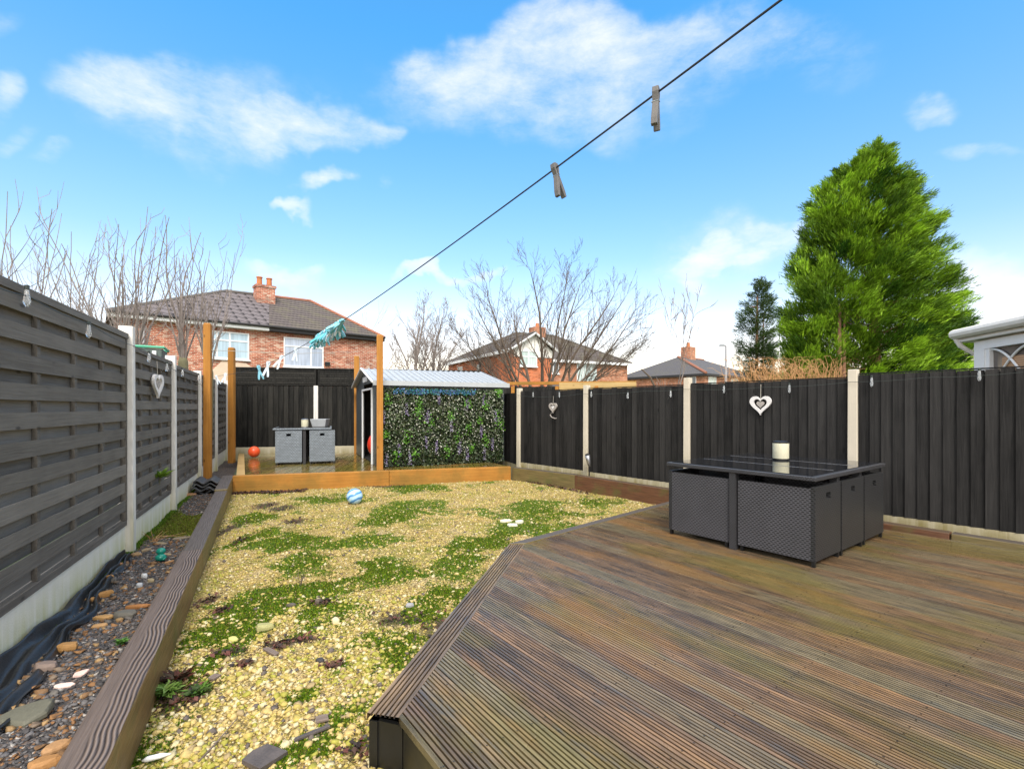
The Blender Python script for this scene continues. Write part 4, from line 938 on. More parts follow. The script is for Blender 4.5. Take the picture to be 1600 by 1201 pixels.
leafset(13000, [(.018, .035, .010), (.028, .05, .014), (.012, .02, .008), (.06, .07, .03)], .05, lambda: (R.uniform(0, SW), -.02-.06*R.random(), R.uniform(-.0, SH-.03)), 'dark_leaves')
leafset(2600, [(.52, .52, .44), (.22, .26, .16), (.30, .30, .26), (.12, .17, .08), (.08, .12, .05)], .028, lambda: (R.uniform(0, SW), -.09-.02*R.random(), SH*(.12+.84*R.random()**.7)), 'white_blossom')
gc = [(.06, .84), (.30, .80), (.29, .68), (.55, .62), (.38, .56), (.69, .80), (.80, .58), (.94, .60), (.70, .46), (.20, .36), (.04, .42), (.60, .36), (.84, .30), (.12, .15), (.27, .16), (.52, .17), (.72, .2), (.95, .95), (.84, .78), (.98, .5)]
leafset(800, [(.07, .20, .02), (.12, .28, .03), (.05, .13, .015)], .045, lambda: (lambda g: (g[0]*SW+R.gauss(0, .042), -.10-.02*R.random(), min(SH-.04, max(.02, g[1]*SH+R.gauss(0, .07)))))(R.choice(gc)), 'bright_leaves')
pc = [(.03, .62), (.2, .72), (.45, .86), (.68, .78), (.82, .84), (.93, .62), (.36, .62), (.14, .2), (.22, .1), (.35, .3), (.43, .22), (.62, .22), (.68, .12), (.9, .25), (.05, .1), (.8, .42), (.83, .12), (.55, .5)]
leafset(950, [(.16, .12, .26), (.34, .32, .40), (.28, .27, .31), (.13, .08, .22)], .024, lambda: (lambda g: (g[0]*SW+R.gauss(0, .016)+0, -.11-.015*R.random(), min(SH-.05, max(.02, g[1]*SH+R.uniform(-.13, .13)))))(R.choice(pc)), 'purple_blossom')
leafset(750, [(.03, .10, .26), (.03, .16, .19), (.10, .17, .36), (.02, .11, .08)], .035, lambda: (SW*R.uniform(.1, .75), -.11-.02*R.random(), SH-.05-.09*R.random()), 'blue_blossom')

# ================================================================== RATTAN SETS
def chair_mesh(root, w, dpt, h, mat, mat_side, handle='back'):
    """local: x across width, y=0 outer back face, +y towards the table; back face with hand hole"""
    f0 = .05; hw, hz0, hz1 = .045, h-.115, h-.06
    mb = MB(); th = .035
    # back slab with a real hole for the handle
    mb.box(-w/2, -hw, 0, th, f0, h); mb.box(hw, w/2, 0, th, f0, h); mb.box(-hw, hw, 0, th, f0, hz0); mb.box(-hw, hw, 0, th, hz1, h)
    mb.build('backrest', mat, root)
    for sgn in (-1, 1):
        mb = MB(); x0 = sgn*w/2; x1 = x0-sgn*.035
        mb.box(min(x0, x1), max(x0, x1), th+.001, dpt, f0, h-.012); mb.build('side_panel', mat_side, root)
    mb = MB(); mb.box(-w/2+.036, w/2-.036, th+.001, dpt-.02, .33, .38); mb.build('seat', M['black'], root)
    for sx in (-1, 1):
        for yy_ in (.02, dpt-.03): mb = MB(); mb.box(sx*(w/2-.022)-.014, sx*(w/2-.022)+.014, yy_-.013, yy_+.013, 0, f0+.001); mb.build('foot', M['black'], root)
    mb = MB()
    for sx in (-1, 1):
        for zz in (h-.09,): mb.lathe([(.007, 0), (.007, .003)], (0, 0, 0), 8); break
        break
    return root
def copy_tree(o, parent=None):
    c = o.copy(); COL.objects.link(c)
    if parent: c.parent = parent
    for ch_ in [q for q in bpy.data.objects if q.parent == o]: copy_tree(ch_, c)
    return c
def table(root, L, Wd, h, legs, rim=M['rattan_dk'], lines=(.34, .67), slab=.036):
    """local x 0..L, y 0..Wd"""
    mb = MB(); b = .075
    mb.box(0, L, 0, b, h-slab, h); mb.box(0, L, Wd-b, Wd, h-slab, h); mb.box(0, b, b, Wd-b, h-slab, h); mb.box(L-b, L, b, Wd-b, h-slab, h)
    mb.build('rim', rim, root, bevel=.006)
    mb = MB(); mb.box(b*.55, L-b*.55, b*.55, Wd-b*.55, h+.0005, h+.006); mb.build('glass_top', M['glass_top'], root)
    mb = MB()
    for s in lines: mb.box(L*s-.004, L*s+.004, b, Wd-b, h+.0062, h+.0075)
    mb.build('inlay_strips', M['steel'], root)
    mb = MB(); mb.box(b, L-b, b, Wd-b, h-slab+.005, h-.002); mb.build('underframe', M['black'], root)
    for (x, y) in legs: mb = MB(); mb.box(x-.03, x+.03, y-.03, y+.03, 0, h-slab-.001); mb.build('leg', M['rattan_dk'], root)
# near set
u = Vector((-.604, .797, 0)); v = Vector((.797, .604, 0)); P0 = Vector((2.43, 3.945, .252)); TL, TW = 1.66, 1.40       # x along v, y along u
t1 = empty('rattan_table', P0, atan2(v.y, v.x), 'large black rattan cube table with dark glass top on the near deck', 'table')
legs = [(.04, TW/2), (TL-.04, TW/2)] + [(TL*s, y) for s in (.345, .665) for y in (.07, TW-.07)]
table(t1, TL, TW, .735, legs)
cw = .50; proto = None
labs = {(0, 0): 'black rattan cube chair at the near corner of the big table', (1, 0): 'middle chair on the hand-hole side of the big table', (2, 0): 'far right chair on the hand-hole side of the big table',
        (0, 1): 'leftmost black rattan chair tucked under the big table', (1, 1): 'middle chair hidden on the far side of the big table', (2, 1): 'right chair hidden on the far side of the big table'}
for side in (0, 1):
    for i in range(3):
        xc = .045+cw/2+i*(cw+.035); xc = [.285, .83, 1.375][i]
        if side == 0: loc = P0+v*xc+u*(.012); rz = atan2(v.y, v.x)
        else: loc = P0+v*xc+u*(TW-.012); rz = atan2(v.y, v.x)+pi
        if proto is None:
            o = empty('rattan_chair', loc, rz); chair_mesh(o, .515, .645, .65, M['rattan_shade'], M['rattan']); proto = o
        else: o = copy_tree(proto); o.location = loc; o.rotation_euler = (0, 0, rz)
        props(o, labs[(i, side)], 'chair', 'black rattan chairs tucked under the big table')
# lantern on it
def lantern(loc, r, h, lb, lid=M['black'], nm='lantern'):
    o = empty(nm, loc, 0, lb, 'lantern'); mb = MB(); mb.lathe([(r*.97, .012), (r, .02), (r, h-.03), (r*.95, h-.02)], n=28); mb.build('shade', M['lantern'], o, smooth=True, sharp=True)
    mb = MB(); mb.lathe([(r*1.02, 0), (r*1.02, .016)], n=24); mb.build('base', lid, o)
    mb = MB(); mb.lathe([(r*1.0, h-.022), (r*1.0, h-.008), (r*.7, h), (r*.1, h+.002)], n=24); mb.build('lid', lid, o)
    return o
q = at(1220, 718, .994)
lantern((q.x, q.y, .9945), .078, .20, 'cream embossed lantern with black lid on the big glass table')
# far set
D = 10.15; fu = Vector((1, .36, 0)).normalized(); fv = Vector((-.36, 1, 0)).normalized()
P1 = atD(426, 700, D); P1.z = .357
t2 = empty('rattan_table', P1, atan2(fu.y, fu.x), 'small square grey rattan cube table on the far deck', 'table')
table(t2, 1.14, 1.1, .755, [(.60, .06), (.60, 1.04)], rim=M['rattan_grey_lit'], lines=(.52,))
proto2 = None
for k, (xc, yy_, rr_, lb) in enumerate([(.303, -.03, 0, 'left grey rattan chair of the far cube set'), (.955, -.03, 0, 'right grey rattan chair of the far cube set'),
                               (.31, 1.13, pi, 'far side left chair hidden behind the small cube table'), (.86, 1.13, pi, 'far side right chair hidden behind the small cube table')]):
    loc = P1+fu*xc+fv*yy_
    if proto2 is None: o = empty('rattan_chair', loc, rr_+atan2(fu.y, fu.x)); chair_mesh(o, .505, .52, .705, M['rattan_grey_lit'], M['rattan_grey_unlit']); proto2 = o
    else: o = copy_tree(proto2); o.location = loc; o.rotation_euler = (0, 0, rr_+atan2(fu.y, fu.x))
    props(o, lb, 'chair', 'grey rattan chairs of the far cube set')
q = P1+fu*.60+fv*.22; lantern((q.x, q.y, P1.z+.762), .072, .185, 'white lantern on the small far table', M['steel'])
q = P1+fu*.90+fv*.55; mb = MB(); mb.hexa([(-.14, -.1, 0), (.14, -.1, 0), (.14, .1, 0), (-.14, .1, 0)], [(-.18, -.13, .17), (.18, -.13, .17), (.18, .13, .17), (-.18, .13, .17)])
props(mb.build('planter_box', M['metal_roof'], loc=(q.x, q.y, P1.z+.762), bevel=.008), 'flared grey metal planter box behind the white lantern', 'planter')

# ================================================================== BALLS
q = at(397, 714, .36); mb = MB(); mb.ball(.13, (0, 0, 0), 28); props(mb.build('ball', M['orange_plastic'], loc=(q.x, q.y, .36+.13), smooth=True), 'orange red ball on the far deck by the back fence', 'ball')
q = at(554, 786, .08); m, t, p = new_mat('swirled blue ball'); x, y, z = t.sep(t.map(t.obj(), rot=(.35, .5, .2)))
ww = t.math('FRACT', t.math('ADD', t.math('MULTIPLY', z, 13.0), t.math('MULTIPLY', t.noise(t.obj(), 5, 2), 1.1)))
c = t.ramp(ww, [(0, (.50, .70, .86)), (.36, (.36, .60, .84)), (.42, (.07, .22, .52)), (.66, (.08, .25, .56)), (.74, (.25, .52, .80)), (1, (.55, .74, .88))]); t.put(p.inputs['Base Color'], c); p.inputs['Roughness'].default_value = .3
mb = MB(); mb.ball(.12, (0, 0, 0), 28); props(mb.build('ball', m, loc=(q.x, q.y, gz(q.x, q.y)+.115), smooth=True), 'blue and white swirled ball on the gravel', 'ball')

# ================================================================== ORNAMENT, TILES, FENCE SPOTLIGHT
q = at(251, 873, .12); so_ = empty('ceramic_ornament', (q.x, q.y, bz(q.x, q.y)+.01), .4, 'shiny dark green ceramic ornament on the slate chippings', 'ornament')
mb = MB(); mb.ball(.045, (0, 0, .035), 18, .75); mb.build('body', M['green_glaze'], so_, smooth=True)
mb = MB(); mb.ball(.04, (-.005, .035, .085), 18, .8); mb.build('shell', M['green_glaze'], so_, smooth=True)
mb = MB(); mb.tube([(.0, -.02, .03), (.035, -.03, .02), (.05, -.02, .045)], [.012, .012, .006], 6); mb.build('tail', M['green_glaze'], so_, smooth=True)
def roof_tile(loc, rz, lb):
    V = []; nx, ny = 26, 6; w, l = .40, .46
    for i in range(nx+1):
        for j_ in range(ny+1):
            x = -w/2+w*i/nx; y = -l/2+l*j_/ny; V.append((x, y, .028*sin(x/w*2*pi*2)+.012*j_/ny))
    fs_ = [(i*(ny+1)+k, (i+1)*(ny+1)+k, (i+1)*(ny+1)+k+1, i*(ny+1)+k+1) for i in range(nx) for k in range(ny)]
    mb = MB(); mb.add(V, fs_); o = mb.build('roof_tile', M['roof_tile'], loc=loc, rz=rz, smooth=True); sm_ = o.modifiers.new('s', 'SOLIDIFY'); sm_.thickness = .016
    return props(o, lb, 'roof tile', 'wavy grey roof tiles stacked by the sleeper end')
q = at(324, 766, .16)
for k, (dx_, dy_, rz, lb) in enumerate([(.02, .02, .45, 'bottom wavy roof tile of the stack by the sleeper end'), (.0, -.01, .40, 'second wavy roof tile from the bottom of the stack'), (-.02, .03, .5, 'third wavy roof tile from the bottom of the stack'), (.0, .05, .42, 'top wavy grey roof tile of the stack by the sleeper end')]):
    roof_tile((q.x+dx_, q.y+dy_, bz(q.x, q.y)+.04+k*.055), rz, lb)
q = rf(8.86)+Vector((-.10, -.10, 0)); spt = empty('garden_spotlight', (q.x, q.y, .3), .4, 'small grey spotlight on a black spike below the right fence', 'spotlight')
mb = MB(); mb.tube([(0, 0, 0), (0, 0, .22)], .012, 6); mb.build('spike', M['black'], spt)
mb = MB(); mb.tube([(.005, 0, .2), (-.01, 0, .26), (-.05, -.02, .40)], [.02, .035, .045], 10); mb.build('lamp_head', M['steel'], spt, smooth=True)
mb = MB(); mb.tube([(-.075, -.02, .395), (-.03, -.02, .41)], [.03, .03], 8); mb.build('visor', M['black'], spt)
q = rs(6.95)+Vector((.12, .1, 0)); rock((q.x, q.y, .42), (.22, .14, .2), (.5, .45, .38), 'pale knobbly ornament behind the left edge of the big table', .3, grp=None, cat='ornament')

# ================================================================== HEARTS
def heart_pts(s, n=36):
    return [(s*(16*sin(t_)**3)/17., s*(13*cos(t_)-5*cos(2*t_)-2*cos(3*t_)-cos(4*t_))/17.) for t_ in [2*pi*i/n for i in range(n)]]
def heart(loc, rz, s, mat, mat2, lb, strz, tail=False, squash=1.0):
    o = empty('hanging_heart', loc, rz, lb, 'heart decoration')
    O = heart_pts(s); I = [(x*.62, y*.62+.01*s) for x, y in O]; n = len(O); mb = MB(); th = .014; V = []
    for (P_, yy_) in ((O, -th), (I, -th), (O, th), (I, th)): V += [(x*squash, yy_, z) for x, z in P_]
    fs_ = []
    for i in range(n):
        j_ = (i+1) % n; fs_ += [(i, j_, n+j_, n+i), (2*n+i, 3*n+i, 3*n+j_, 2*n+j_), (i, 2*n+i, 2*n+j_, j_), (n+i, n+j_, 3*n+j_, 3*n+i)]
    mb.add(V, fs_); mb.build('outer_heart', mat, o)
    I2 = [(x*.36*squash, z*.36-.02*s) for x, z in O]; mb = MB(); mb.hexa([(x, -.008, z) for x, z in I2], [(x, .008, z) for x, z in I2]); mb.build('inner_heart', mat2, o)
    mb = MB(); mb.tube([(0, 0, s*.3), (0, .01, strz)], .0035 if s < .13 else .004, 5); mb.build('string', M['string'], o)
    if tail: mb = MB(); mb.tube([(-.04, 0, -s*.9), (-.07, -.01, -s*1.3), (-.03, -.01, -s*1.7), (.06, 0, -s*1.9), (.09, 0, -s*1.85)], .009, 6); mb.build('ribbon', mat, o)
    return o
def rfat(px, py, off=.05):
    Y = AR/((px-CX)/F-SR); q = rf(Y); q.z = CZ-(py-HY)/F*Y; n_ = Vector((-fdR.y, fdR.x, 0)); return q+n_*off
aR = atan2(fdR.y, fdR.x)+pi
heart(rfat(1191, 631, .05), aR, .148, M['heart'], M['heart_grey'], 'white wooden heart on the right fence above the table', .26)
heart(rfat(867, 636, .05), aR, .115, M['heart_grey'], M['heart'], 'small grey wicker heart with white centre and dangling ribbon', .22, tail=True)
def lfat(px, py, off=.06):
    Y = AL/((px-CX)/F-SL); q = lf(Y); q.z = CZ-(py-HY)/F*Y; n_ = Vector((fd.y, -fd.x, 0)); return q+n_*off
heart(lfat(234, 600, .08), atan2(fd.y, fd.x)-.12, .165, M['heart'], M['heart_grey'], 'white heart hanging by string on the left grey fence', .27, squash=1.0)

# ================================================================== STRING LIGHTS
def string_lights(nm, pts, bulbs, lb, r=.004, br=.028):
    o = empty(nm, pts[0], 0, lb, 'string lights'); b0 = Vector(pts[0])
    P_ = []
    for a, b in zip(pts[:-1], pts[1:]):
        a, b = Vector(a), Vector(b); L = (b-a).length; k = max(4, int(L/.25))
        P_ += [a.lerp(b, i/k)-b0-Vector((0, 0, .035*L*sin(pi*i/k)*.5)) for i in range(k)]
    P_.append(Vector(pts[-1])-b0); mb = MB(); mb.tube(P_, r, 5); mb.build('cable', M['cable'], o)
    for q in bulbs:
        q = Vector(q)-b0; mb = MB(); mb.lathe([(.010, .03), (.013, .0), (br*.8, -.018), (br, -.04), (br*.85, -.06), (.004, -.075)][::-1], (0, 0, 0), 12)
        bb = mb.build('bulb', M['frost'], o, smooth=True, loc=q)
        mb = MB(); mb.lathe([(.012, .028), (.012, .055)], (0, 0, 0), 8); mb.build('socket', M['cable'], bb)
    return o
string_lights('string_lights', [rfat(x, y, .07) for x, y in ((812, 617), (840, 620), (915, 615), (1010, 611), (1072, 608), (1200, 605), (1331, 597), (1450, 590), (1600, 582))],
    [rfat(x, y, .07) for x, y in ((837, 615), (878, 615), (928, 614), (985, 616), (1052, 613), (1135, 606), (1237, 605), (1365, 594), (1532, 584))], 'festoon lights with clear bulbs along the dark right fence', .0025, .016)
string_lights('string_lights', [lfat(x, y, .08) for x, y in ((-40, 445), (15, 460), (120, 505), (195, 540), (240, 562), (267, 580), (305, 600), (325, 612))],
    [lfat(x, y, .08) for x, y in ((14, 458), (118, 512), (219, 555), (249, 571), (275, 580), (302, 588), (312, 597))], 'festoon lights with clear bulbs along the left grey fence', .003, .019)

# ================================================================== CLOTHES LINE AND PEGS
Y2X = lambda Y: .957-.7127*Y
lp_ = []
for Y, py in ((.55, -120), (.78, 18), (.95, 152), (1.2, 272), (1.9, 415), (2.79, 518), (3.4, 549), (4.1, 561), (5.0, 573), (6.6, 585), (8.95, 590)):
    lp_.append(Vector((Y2X(Y), Y, CZ-(py-HY)/F*Y)))
lp_[0].z = lp_[1].z+.03; ln = [Vector((Y2X(-.6), -.6, 2.5))]+lp_
# smooth sag
zz = np.array([q.z for q in ln]); yq = np.array([q.y for q in ln]); cf_ = np.polyfit(yq[1:], zz[1:], 4)
def line_at(Y): return Vector((Y2X(Y), Y, float(np.polyval(cf_, Y)) if Y > .4 else float(np.polyval(cf_, .4))+.05*(.4-Y)))
def line_px(px): r = (px-CX)/F; Y = .957/(r+.7127); return line_at(Y)
ys_ = [-.5+9.45*i/90 for i in range(91)]; mb = MB(); b0 = line_at(8.95); mb.tube([line_at(y)-b0 for y in ys_], .0022, 6)
props(mb.build('clothes_line', M['line'], loc=b0), 'black clothes line crossing the sky down to the tall orange post', 'clothes line')
def arm_poly(s): return [(-.002*s, .012), (.006*s, .010), (.0075*s, .0), (.003*s, -.015), (.012*s, -.05), (.013*s, -.062), (.007*s, -.064), (-.002*s, -.03), (-.003*s, -.008)]
def make_peg(mat, open_=1.0):
    o = empty('clothes_peg', (0, 0, 0))
    for s in (-1, 1):
        mb = MB(); pl = arm_poly(s); pl = [(y*open_+.001*s, z) for y, z in pl]
        mb.prism([(-.0055, y, z) for y, z in pl], (.011, 0, 0)); mb.build('peg_arm', mat, o, bevel=.0008)
    mb = MB(); mb.tube([(-.0065, -.004, -.014), (.0065, -.004, -.014), (.0065, .004, -.016), (-.0065, .004, -.016)], .0012, 5); mb.build('spring', M['steel'], o)
    return o
protos = {k: make_peg(M[k]) for k in ('peg_grey', 'peg_blue', 'peg_teal', 'peg_pale')}; usedp = set()
lang = atan2(1, -.7127)
def peg(kind, px, lb, rot, scale=1.0, grp=None, Y=None):
    q = line_px(px) if Y is None else line_at(Y)
    o = protos[kind] if kind not in usedp else copy_tree(protos[kind]); usedp.add(kind)
    o.location = q; o.rotation_euler = (rot[0], rot[1], lang+rot[2]); o.scale = (scale,)*3
    props(o, lb, 'clothes peg', grp); return o
peg('peg_grey', 1025, 'dirty grey peg hanging on the line, nearest and highest in the sky', (.05, .0, .45), 1.08)
peg('peg_grey', 867, 'dirty grey open-armed peg lower down the black line against the sky', (-.15, .15, .15), 1.12)
for k in range(30):
    kind = ('peg_blue', 'peg_teal', 'peg_blue', 'peg_pale', 'peg_teal')[k % 5]; Y = 2.60+.42*k/29
    peg(kind, 0, 'blue and teal plastic peg in the dense bunch on the clothes line', (R.uniform(-.5, .6), -.75+R.uniform(-.25, .35), R.uniform(-.4, .4)), 1.25, 'pegs bunched together on the clothes line', Y=Y)
peg('peg_pale', 462, 'pale blue peg between the bunch and the white pegs over the window', (.1, 0, .1), 1.3)
peg('peg_pale', 440, 'white peg standing askew over the window corner of the brick house', (.5, 0, .1), 1.6)
peg('peg_pale', 419, 'white peg over the brick wall, right one of the two above the trellis', (.2, 0, .1), 1.9)
peg('peg_blue', 404, 'light blue peg over the brick wall, left one of the two above the trellis', (-.2, 0, .1), 1.9)
peg('peg_pale', 352, 'white peg right of the tall orange post, by the shorter post', (.3, .3, .2), 2.2)
peg('peg_pale', 338, 'white peg closest to the tall orange post on the line', (-.3, .1, .2), 2.2)
mb = MB(); a_, b_ = atD(330, 547, 9.0), atD(560, 549, 12.8); mb.tube([(0, 0, 0), (b_-a_)*.5+Vector((0, 0, -.06)), b_-a_], .005, 4); props(mb.build('washing_wire', M['string'], loc=a_), 'thin slack wire strung between two orange posts', 'wire')

# ================================================================== HOUSES
EZ = 5.4
class Fac:
    """a local frame standing on a facade; x along it, y into the house"""
    def __init__(s, A, B): s.A = Vector(A); d = Vector(B)-s.A; s.L = d.length; s.d = d.normalized(); s.n = Vector((-s.d.y, s.d.x, 0)); s.rz = atan2(s.d.y, s.d.x)
    def px(s, px, py, y=0.0):
        r = (px-CX)/F; o = s.A+s.n*y; x = (r*o.y-o.x)/(s.d.x-r*s.d.y); Y = o.y+s.d.y*x; return x, CZ-(py-HY)/F*Y
def window(root, x0, x1, z0, z1, pane, mull=(), tr=None, y=0, fr=.055, sill=True, axis='x', mat=M['white']):
    """frame with mullions (fractions), one transom (fraction), panes behind"""
    mb = MB(); e = fr; d0, d1 = y-.05, y+.0
    def bxx(a0, a1, c0, c1, e0, e1):
        if axis == 'x': mb.box(a0, a1, c0, c1, e0, e1)
        else: mb.box(c0, c1, a0, a1, e0, e1)
    bxx(x0, x1, d0, d1, z1-e, z1); bxx(x0, x1, d0, d1, z0, z0+e); bxx(x0, x0+e, d0, d1, z0+e, z1-e); bxx(x1-e, x1, d0, d1, z0+e, z1-e)
    for m_ in mull: xm = x0+(x1-x0)*m_; bxx(xm-e*.6, xm+e*.6, d0+.002, d1, z0+e, z1-e)
    if tr: zt = z0+(z1-z0)*tr; bxx(x0+e, x1-e, d0+.006, d1, zt-e*.5, zt+e*.5)
    w = mb.build('window', mat, root)
    mb = MB(); bxx(x0+e*.5, x1-e*.5, y-.02, y-.012, z0+e*.5, z1-e*.5); mb.build('pane', pane, w)
    if sill: mb = MB(); bxx(x0-.05, x1+.05, y-.10, y, z0-.06, z0-.001); mb.build('sill', mat, w)
    return w
# house 1
f1 = Fac((-16.0, 19.9, 0), (-7.42, 27.2, 0)); W1 = f1.L; DP = 7.5
h1 = empty('semi_detached_house', f1.A, f1.rz, 'red brick pair of houses with hipped roof and tall chimney behind the back fence', 'house')
mb = MB(); mb.box(0, W1, 0, DP, -.2, EZ-.18); mb.build('wall', M['brick1'], h1)
RL, RR = (4.56, DP/2, 7.6), (8.88, DP/2, 7.68); ov = .28; e0 = EZ-.02; spx, spr = 5.66, 6.66
SW_, SE_, NE_, NW_ = (-ov, -ov, e0), (W1+ov, -ov, e0), (W1+ov, DP+ov, e0), (-ov, DP+ov, e0)
RM = (spr, DP/2, 7.64); SM_, NM_ = (spx, -ov, e0), (spx, DP+ov, e0)
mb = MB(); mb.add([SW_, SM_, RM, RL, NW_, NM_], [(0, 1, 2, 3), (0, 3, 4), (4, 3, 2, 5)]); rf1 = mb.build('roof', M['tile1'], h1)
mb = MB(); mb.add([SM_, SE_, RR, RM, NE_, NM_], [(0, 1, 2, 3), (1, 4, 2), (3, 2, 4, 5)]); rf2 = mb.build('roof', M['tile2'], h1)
mb = MB(); mb.tube([RL, RM], .10, 6); mb.tube([SW_, RL], .09, 6); mb.build('ridge_tiles', M['ridge_grey'], rf1)
mb = MB(); mb.tube([RM, RR], .10, 6); mb.tube([RR, SE_], .10, 6); mb.build('ridge_tiles', M['ridge'], rf2)
mb = MB(); mb.box(-ov, spx, -ov-.03, -ov, e0-.20, e0-.02); mb.box(-ov, spx, -ov, 0, e0-.22, e0-.201); mb.build('fascia', M['white'], h1)
mb = MB(); mb.box(spx+.01, W1+ov, -ov-.03, -ov, e0-.2, e0-.02); mb.box(spx, W1+ov, -ov, 0, e0-.22, e0-.201); mb.build('fascia', M['blacktrim'], h1)
mb = MB(); mb.tube([(-ov, -ov-.09, e0-.02), (W1+ov, -ov-.09, e0-.02)], .06, 8); mb.build('gutter', M['blacktrim'], h1)
mb = MB(); cx_ = 6.25; cy_ = DP/2-.75; mb.box(cx_-.45, cx_+.45, cy_-.36, cy_+.36, 6.6, 7.86); mb.box(cx_-.5, cx_+.5, cy_-.41, cy_+.41, 7.861, 7.98); mb.build('chimney', M['brick1'], rf1)
for dx_ in (-.24, .24): mb = MB(); mb.lathe([(.17, 0), (.14, .08), (.13, .38), (.16, .42), (.15, .46)], (cx_+dx_, cy_, 7.98), 12); mb.build('chimney_pot', M['terracotta'], rf1)
mb = MB(); mb.box(cx_-.48, cx_+.48, cy_-.42, cy_-.361, 6.78, 6.92); mb.build('flashing', M['offwhite'], rf1)
a_ = f1.px(318, 506); b_ = f1.px(389, 553); window(h1, a_[0], b_[0], 3.75, 4.98, M['pane_blue'], (.28, .56), .68)
a_ = f1.px(443, 518); b_ = f1.px(505, 564); window(h1, a_[0], b_[0], 3.55, 4.98, M['pane_grey'], (.68,), .70)
a_ = f1.px(355, 575); b_ = f1.px(388, 590); mb = MB(); mb.prism([(a_[0]-.5, 0, 2.2), (b_[0]+.5, 0, 2.2), (b_[0]+.3, 0, 3.3), (b_[0]-.1, 0, 3.6), (a_[0]-.2, 0, 3.66), (a_[0]-.6, 0, 3.2)], (0, -.02, 0)); mb.build('render_patch', M['render'], h1)
mb = MB(); mb.tube([(.9, -.1, e0-.2), (.9, -.08, 0)], .05, 6); mb.build('downpipe', M['steel'], h1)
a_ = f1.px(511, 568); mb = MB(); mb.box(a_[0]-.12, a_[0]+.12, -.12, 0, a_[1]-.1, a_[1]+.08); mb.build('wall_vent', M['black'], h1)

# house 2: main block plus a wing coming forward with a gable
f2 = Fac((.12, 31.9, 0), (.12+.887, 31.9+.462, 0)); h2 = empty('corner_house', f2.A, f2.rz, 'orange red brick house with white boarded gable behind the bare middle tree', 'house')
XW, XM, YM, YB = 2.9, 13.9, 5.2, 12.2
mb = MB(); mb.hexa([(0, 0, -.2), (XW, 0, -.2), (XW, YM, -.2), (XW, YB, -.2), (0, YB, -.2)], [(0, 0, EZ-.1), (XW, 0, EZ-.1), (XW, YM, EZ-.1), (XW, YB, EZ-.1), (0, YB, EZ-.1)])
mb.build('wing_wall', M['brick2'], h2)
mb = MB(); mb.box(XW+.001, XM, YM, YB, -.2, EZ-.1); mb.build('wall', M['brick3'], h2)
R1, R2 = (4.8, (YM+YB)/2, 7.85), (8.5, (YM+YB)/2, 7.85); o_ = .3
mb = MB(); c00, c10, c11, c01 = (-o_, YM-o_, EZ-.05), (XM+o_, YM-o_, EZ-.05), (XM+o_, YB+o_, EZ-.05), (-o_, YB+o_, EZ-.05)
mb.add([c00, c10, c11, c01, R1, R2], [(0, 1, 5, 4), (1, 2, 5), (2, 3, 4, 5), (3, 0, 4)])
wr0, wr1 = (XW/2, -o_, 6.45), (XW/2, 7.2, 6.45)
mb.add([(-o_, -o_, EZ-.052), wr0, wr1, (-o_, 8.2, EZ-.052), (XW+o_, -o_, EZ-.052), (XW+o_, 7.0, EZ-.052)], [(0, 1, 2, 3), (4, 5, 2, 1)])
# long left slope of the wing climbing to the main ridge
mb.add([(-o_, .6, EZ-.03), (-o_, YB+o_, EZ-.03), (4.8, (YM+YB)/2, 7.86), (1.0, 1.6, 6.3)], [(0, 3, 2, 1)])
r2 = mb.build('roof', M['tile2'], h2)
mb = MB(); mb.tube([R1, R2], .1, 6); mb.tube([R2, c10], .1, 6); mb.tube([R1, c01], .09, 6); mb.tube([wr0, wr1], .09, 6); mb.build('ridge_tiles', M['ridge_grey'], r2)
mb = MB(); mb.prism([(-.02, -.001, EZ-.55), (XW+.02, -.001, EZ-.55), (XW+.02, -.001, EZ-.1), (XW/2, -.001, 6.4), (-.02, -.001, EZ-.1)], (0, -.06, 0)); mb.build('gable_boards', M['offwhite'], h2)
mb = MB(); mb.tube([(-.3, -.33, EZ-.12), (XW/2, -.33, 6.4), (XW+.3, -.33, EZ-.12)], .08, 5); mb.build('bargeboard', M['white'], h2)
a_ = f2.px(811, 545); b_ = f2.px(838, 573); window(h2, a_[0], b_[0], b_[1]+.0, a_[1]-.1, M['pane_green'], (.5,), .62, y=-.062)
mb = MB(); mb.box(-o_-.06, -o_, 0, YB+o_, EZ-.28, EZ-.06); mb.box(XW+o_, XM+o_, YM-o_-.04, YM-o_, EZ-.26, EZ-.06); mb.build('fascia', M['white'], h2)
def side_y(px):   # y on the left side wall (x=0)
    r = (px-CX)/F; return (r*f2.A.y-f2.A.x)/(f2.n.x-r*f2.n.y)
ya, yb = side_y(716), side_y(723); window(h2, yb, ya, 3.6, 4.85, M['pane_dark'], (), .6, axis='y', y=0)
ya, yb = side_y(746), side_y(751); window(h2, yb, ya, 3.2, 4.75, M['pane_green'], (), .6, axis='y', y=0)
yd = side_y(752.5); mb = MB(); mb.tube([(-.35, yd, EZ-.1), (-.12, yd, EZ-.5), (-.1, yd, 0)], .07, 6); mb.build('downpipe', M['blacktrim'], h2)
a_ = f2.px(901, 567, YM); b_ = f2.px(932, 598, YM); window(h2, a_[0], b_[0], b_[1], a_[1], M['pane_green'], (.3,), None, y=YM)
a_ = f2.px(855, 563, YM); b_ = f2.px(873, 584, YM); window(h2, max(XW+.1, a_[0]), b_[0], b_[1], a_[1]-.1, M['pane_dark'], (.5,), None, y=YM)
mb = MB(); mb.box(6.3, 7.5, 8.3, 9.2, 7.2, 8.45); mb.build('chimney', M['brick3'], r2)
mb = MB(); mb.lathe([(.2, 0), (.15, .4)], (6.9, 8.75, 8.45), 8); mb.build('chimney_pot', M['terracotta'], r2)
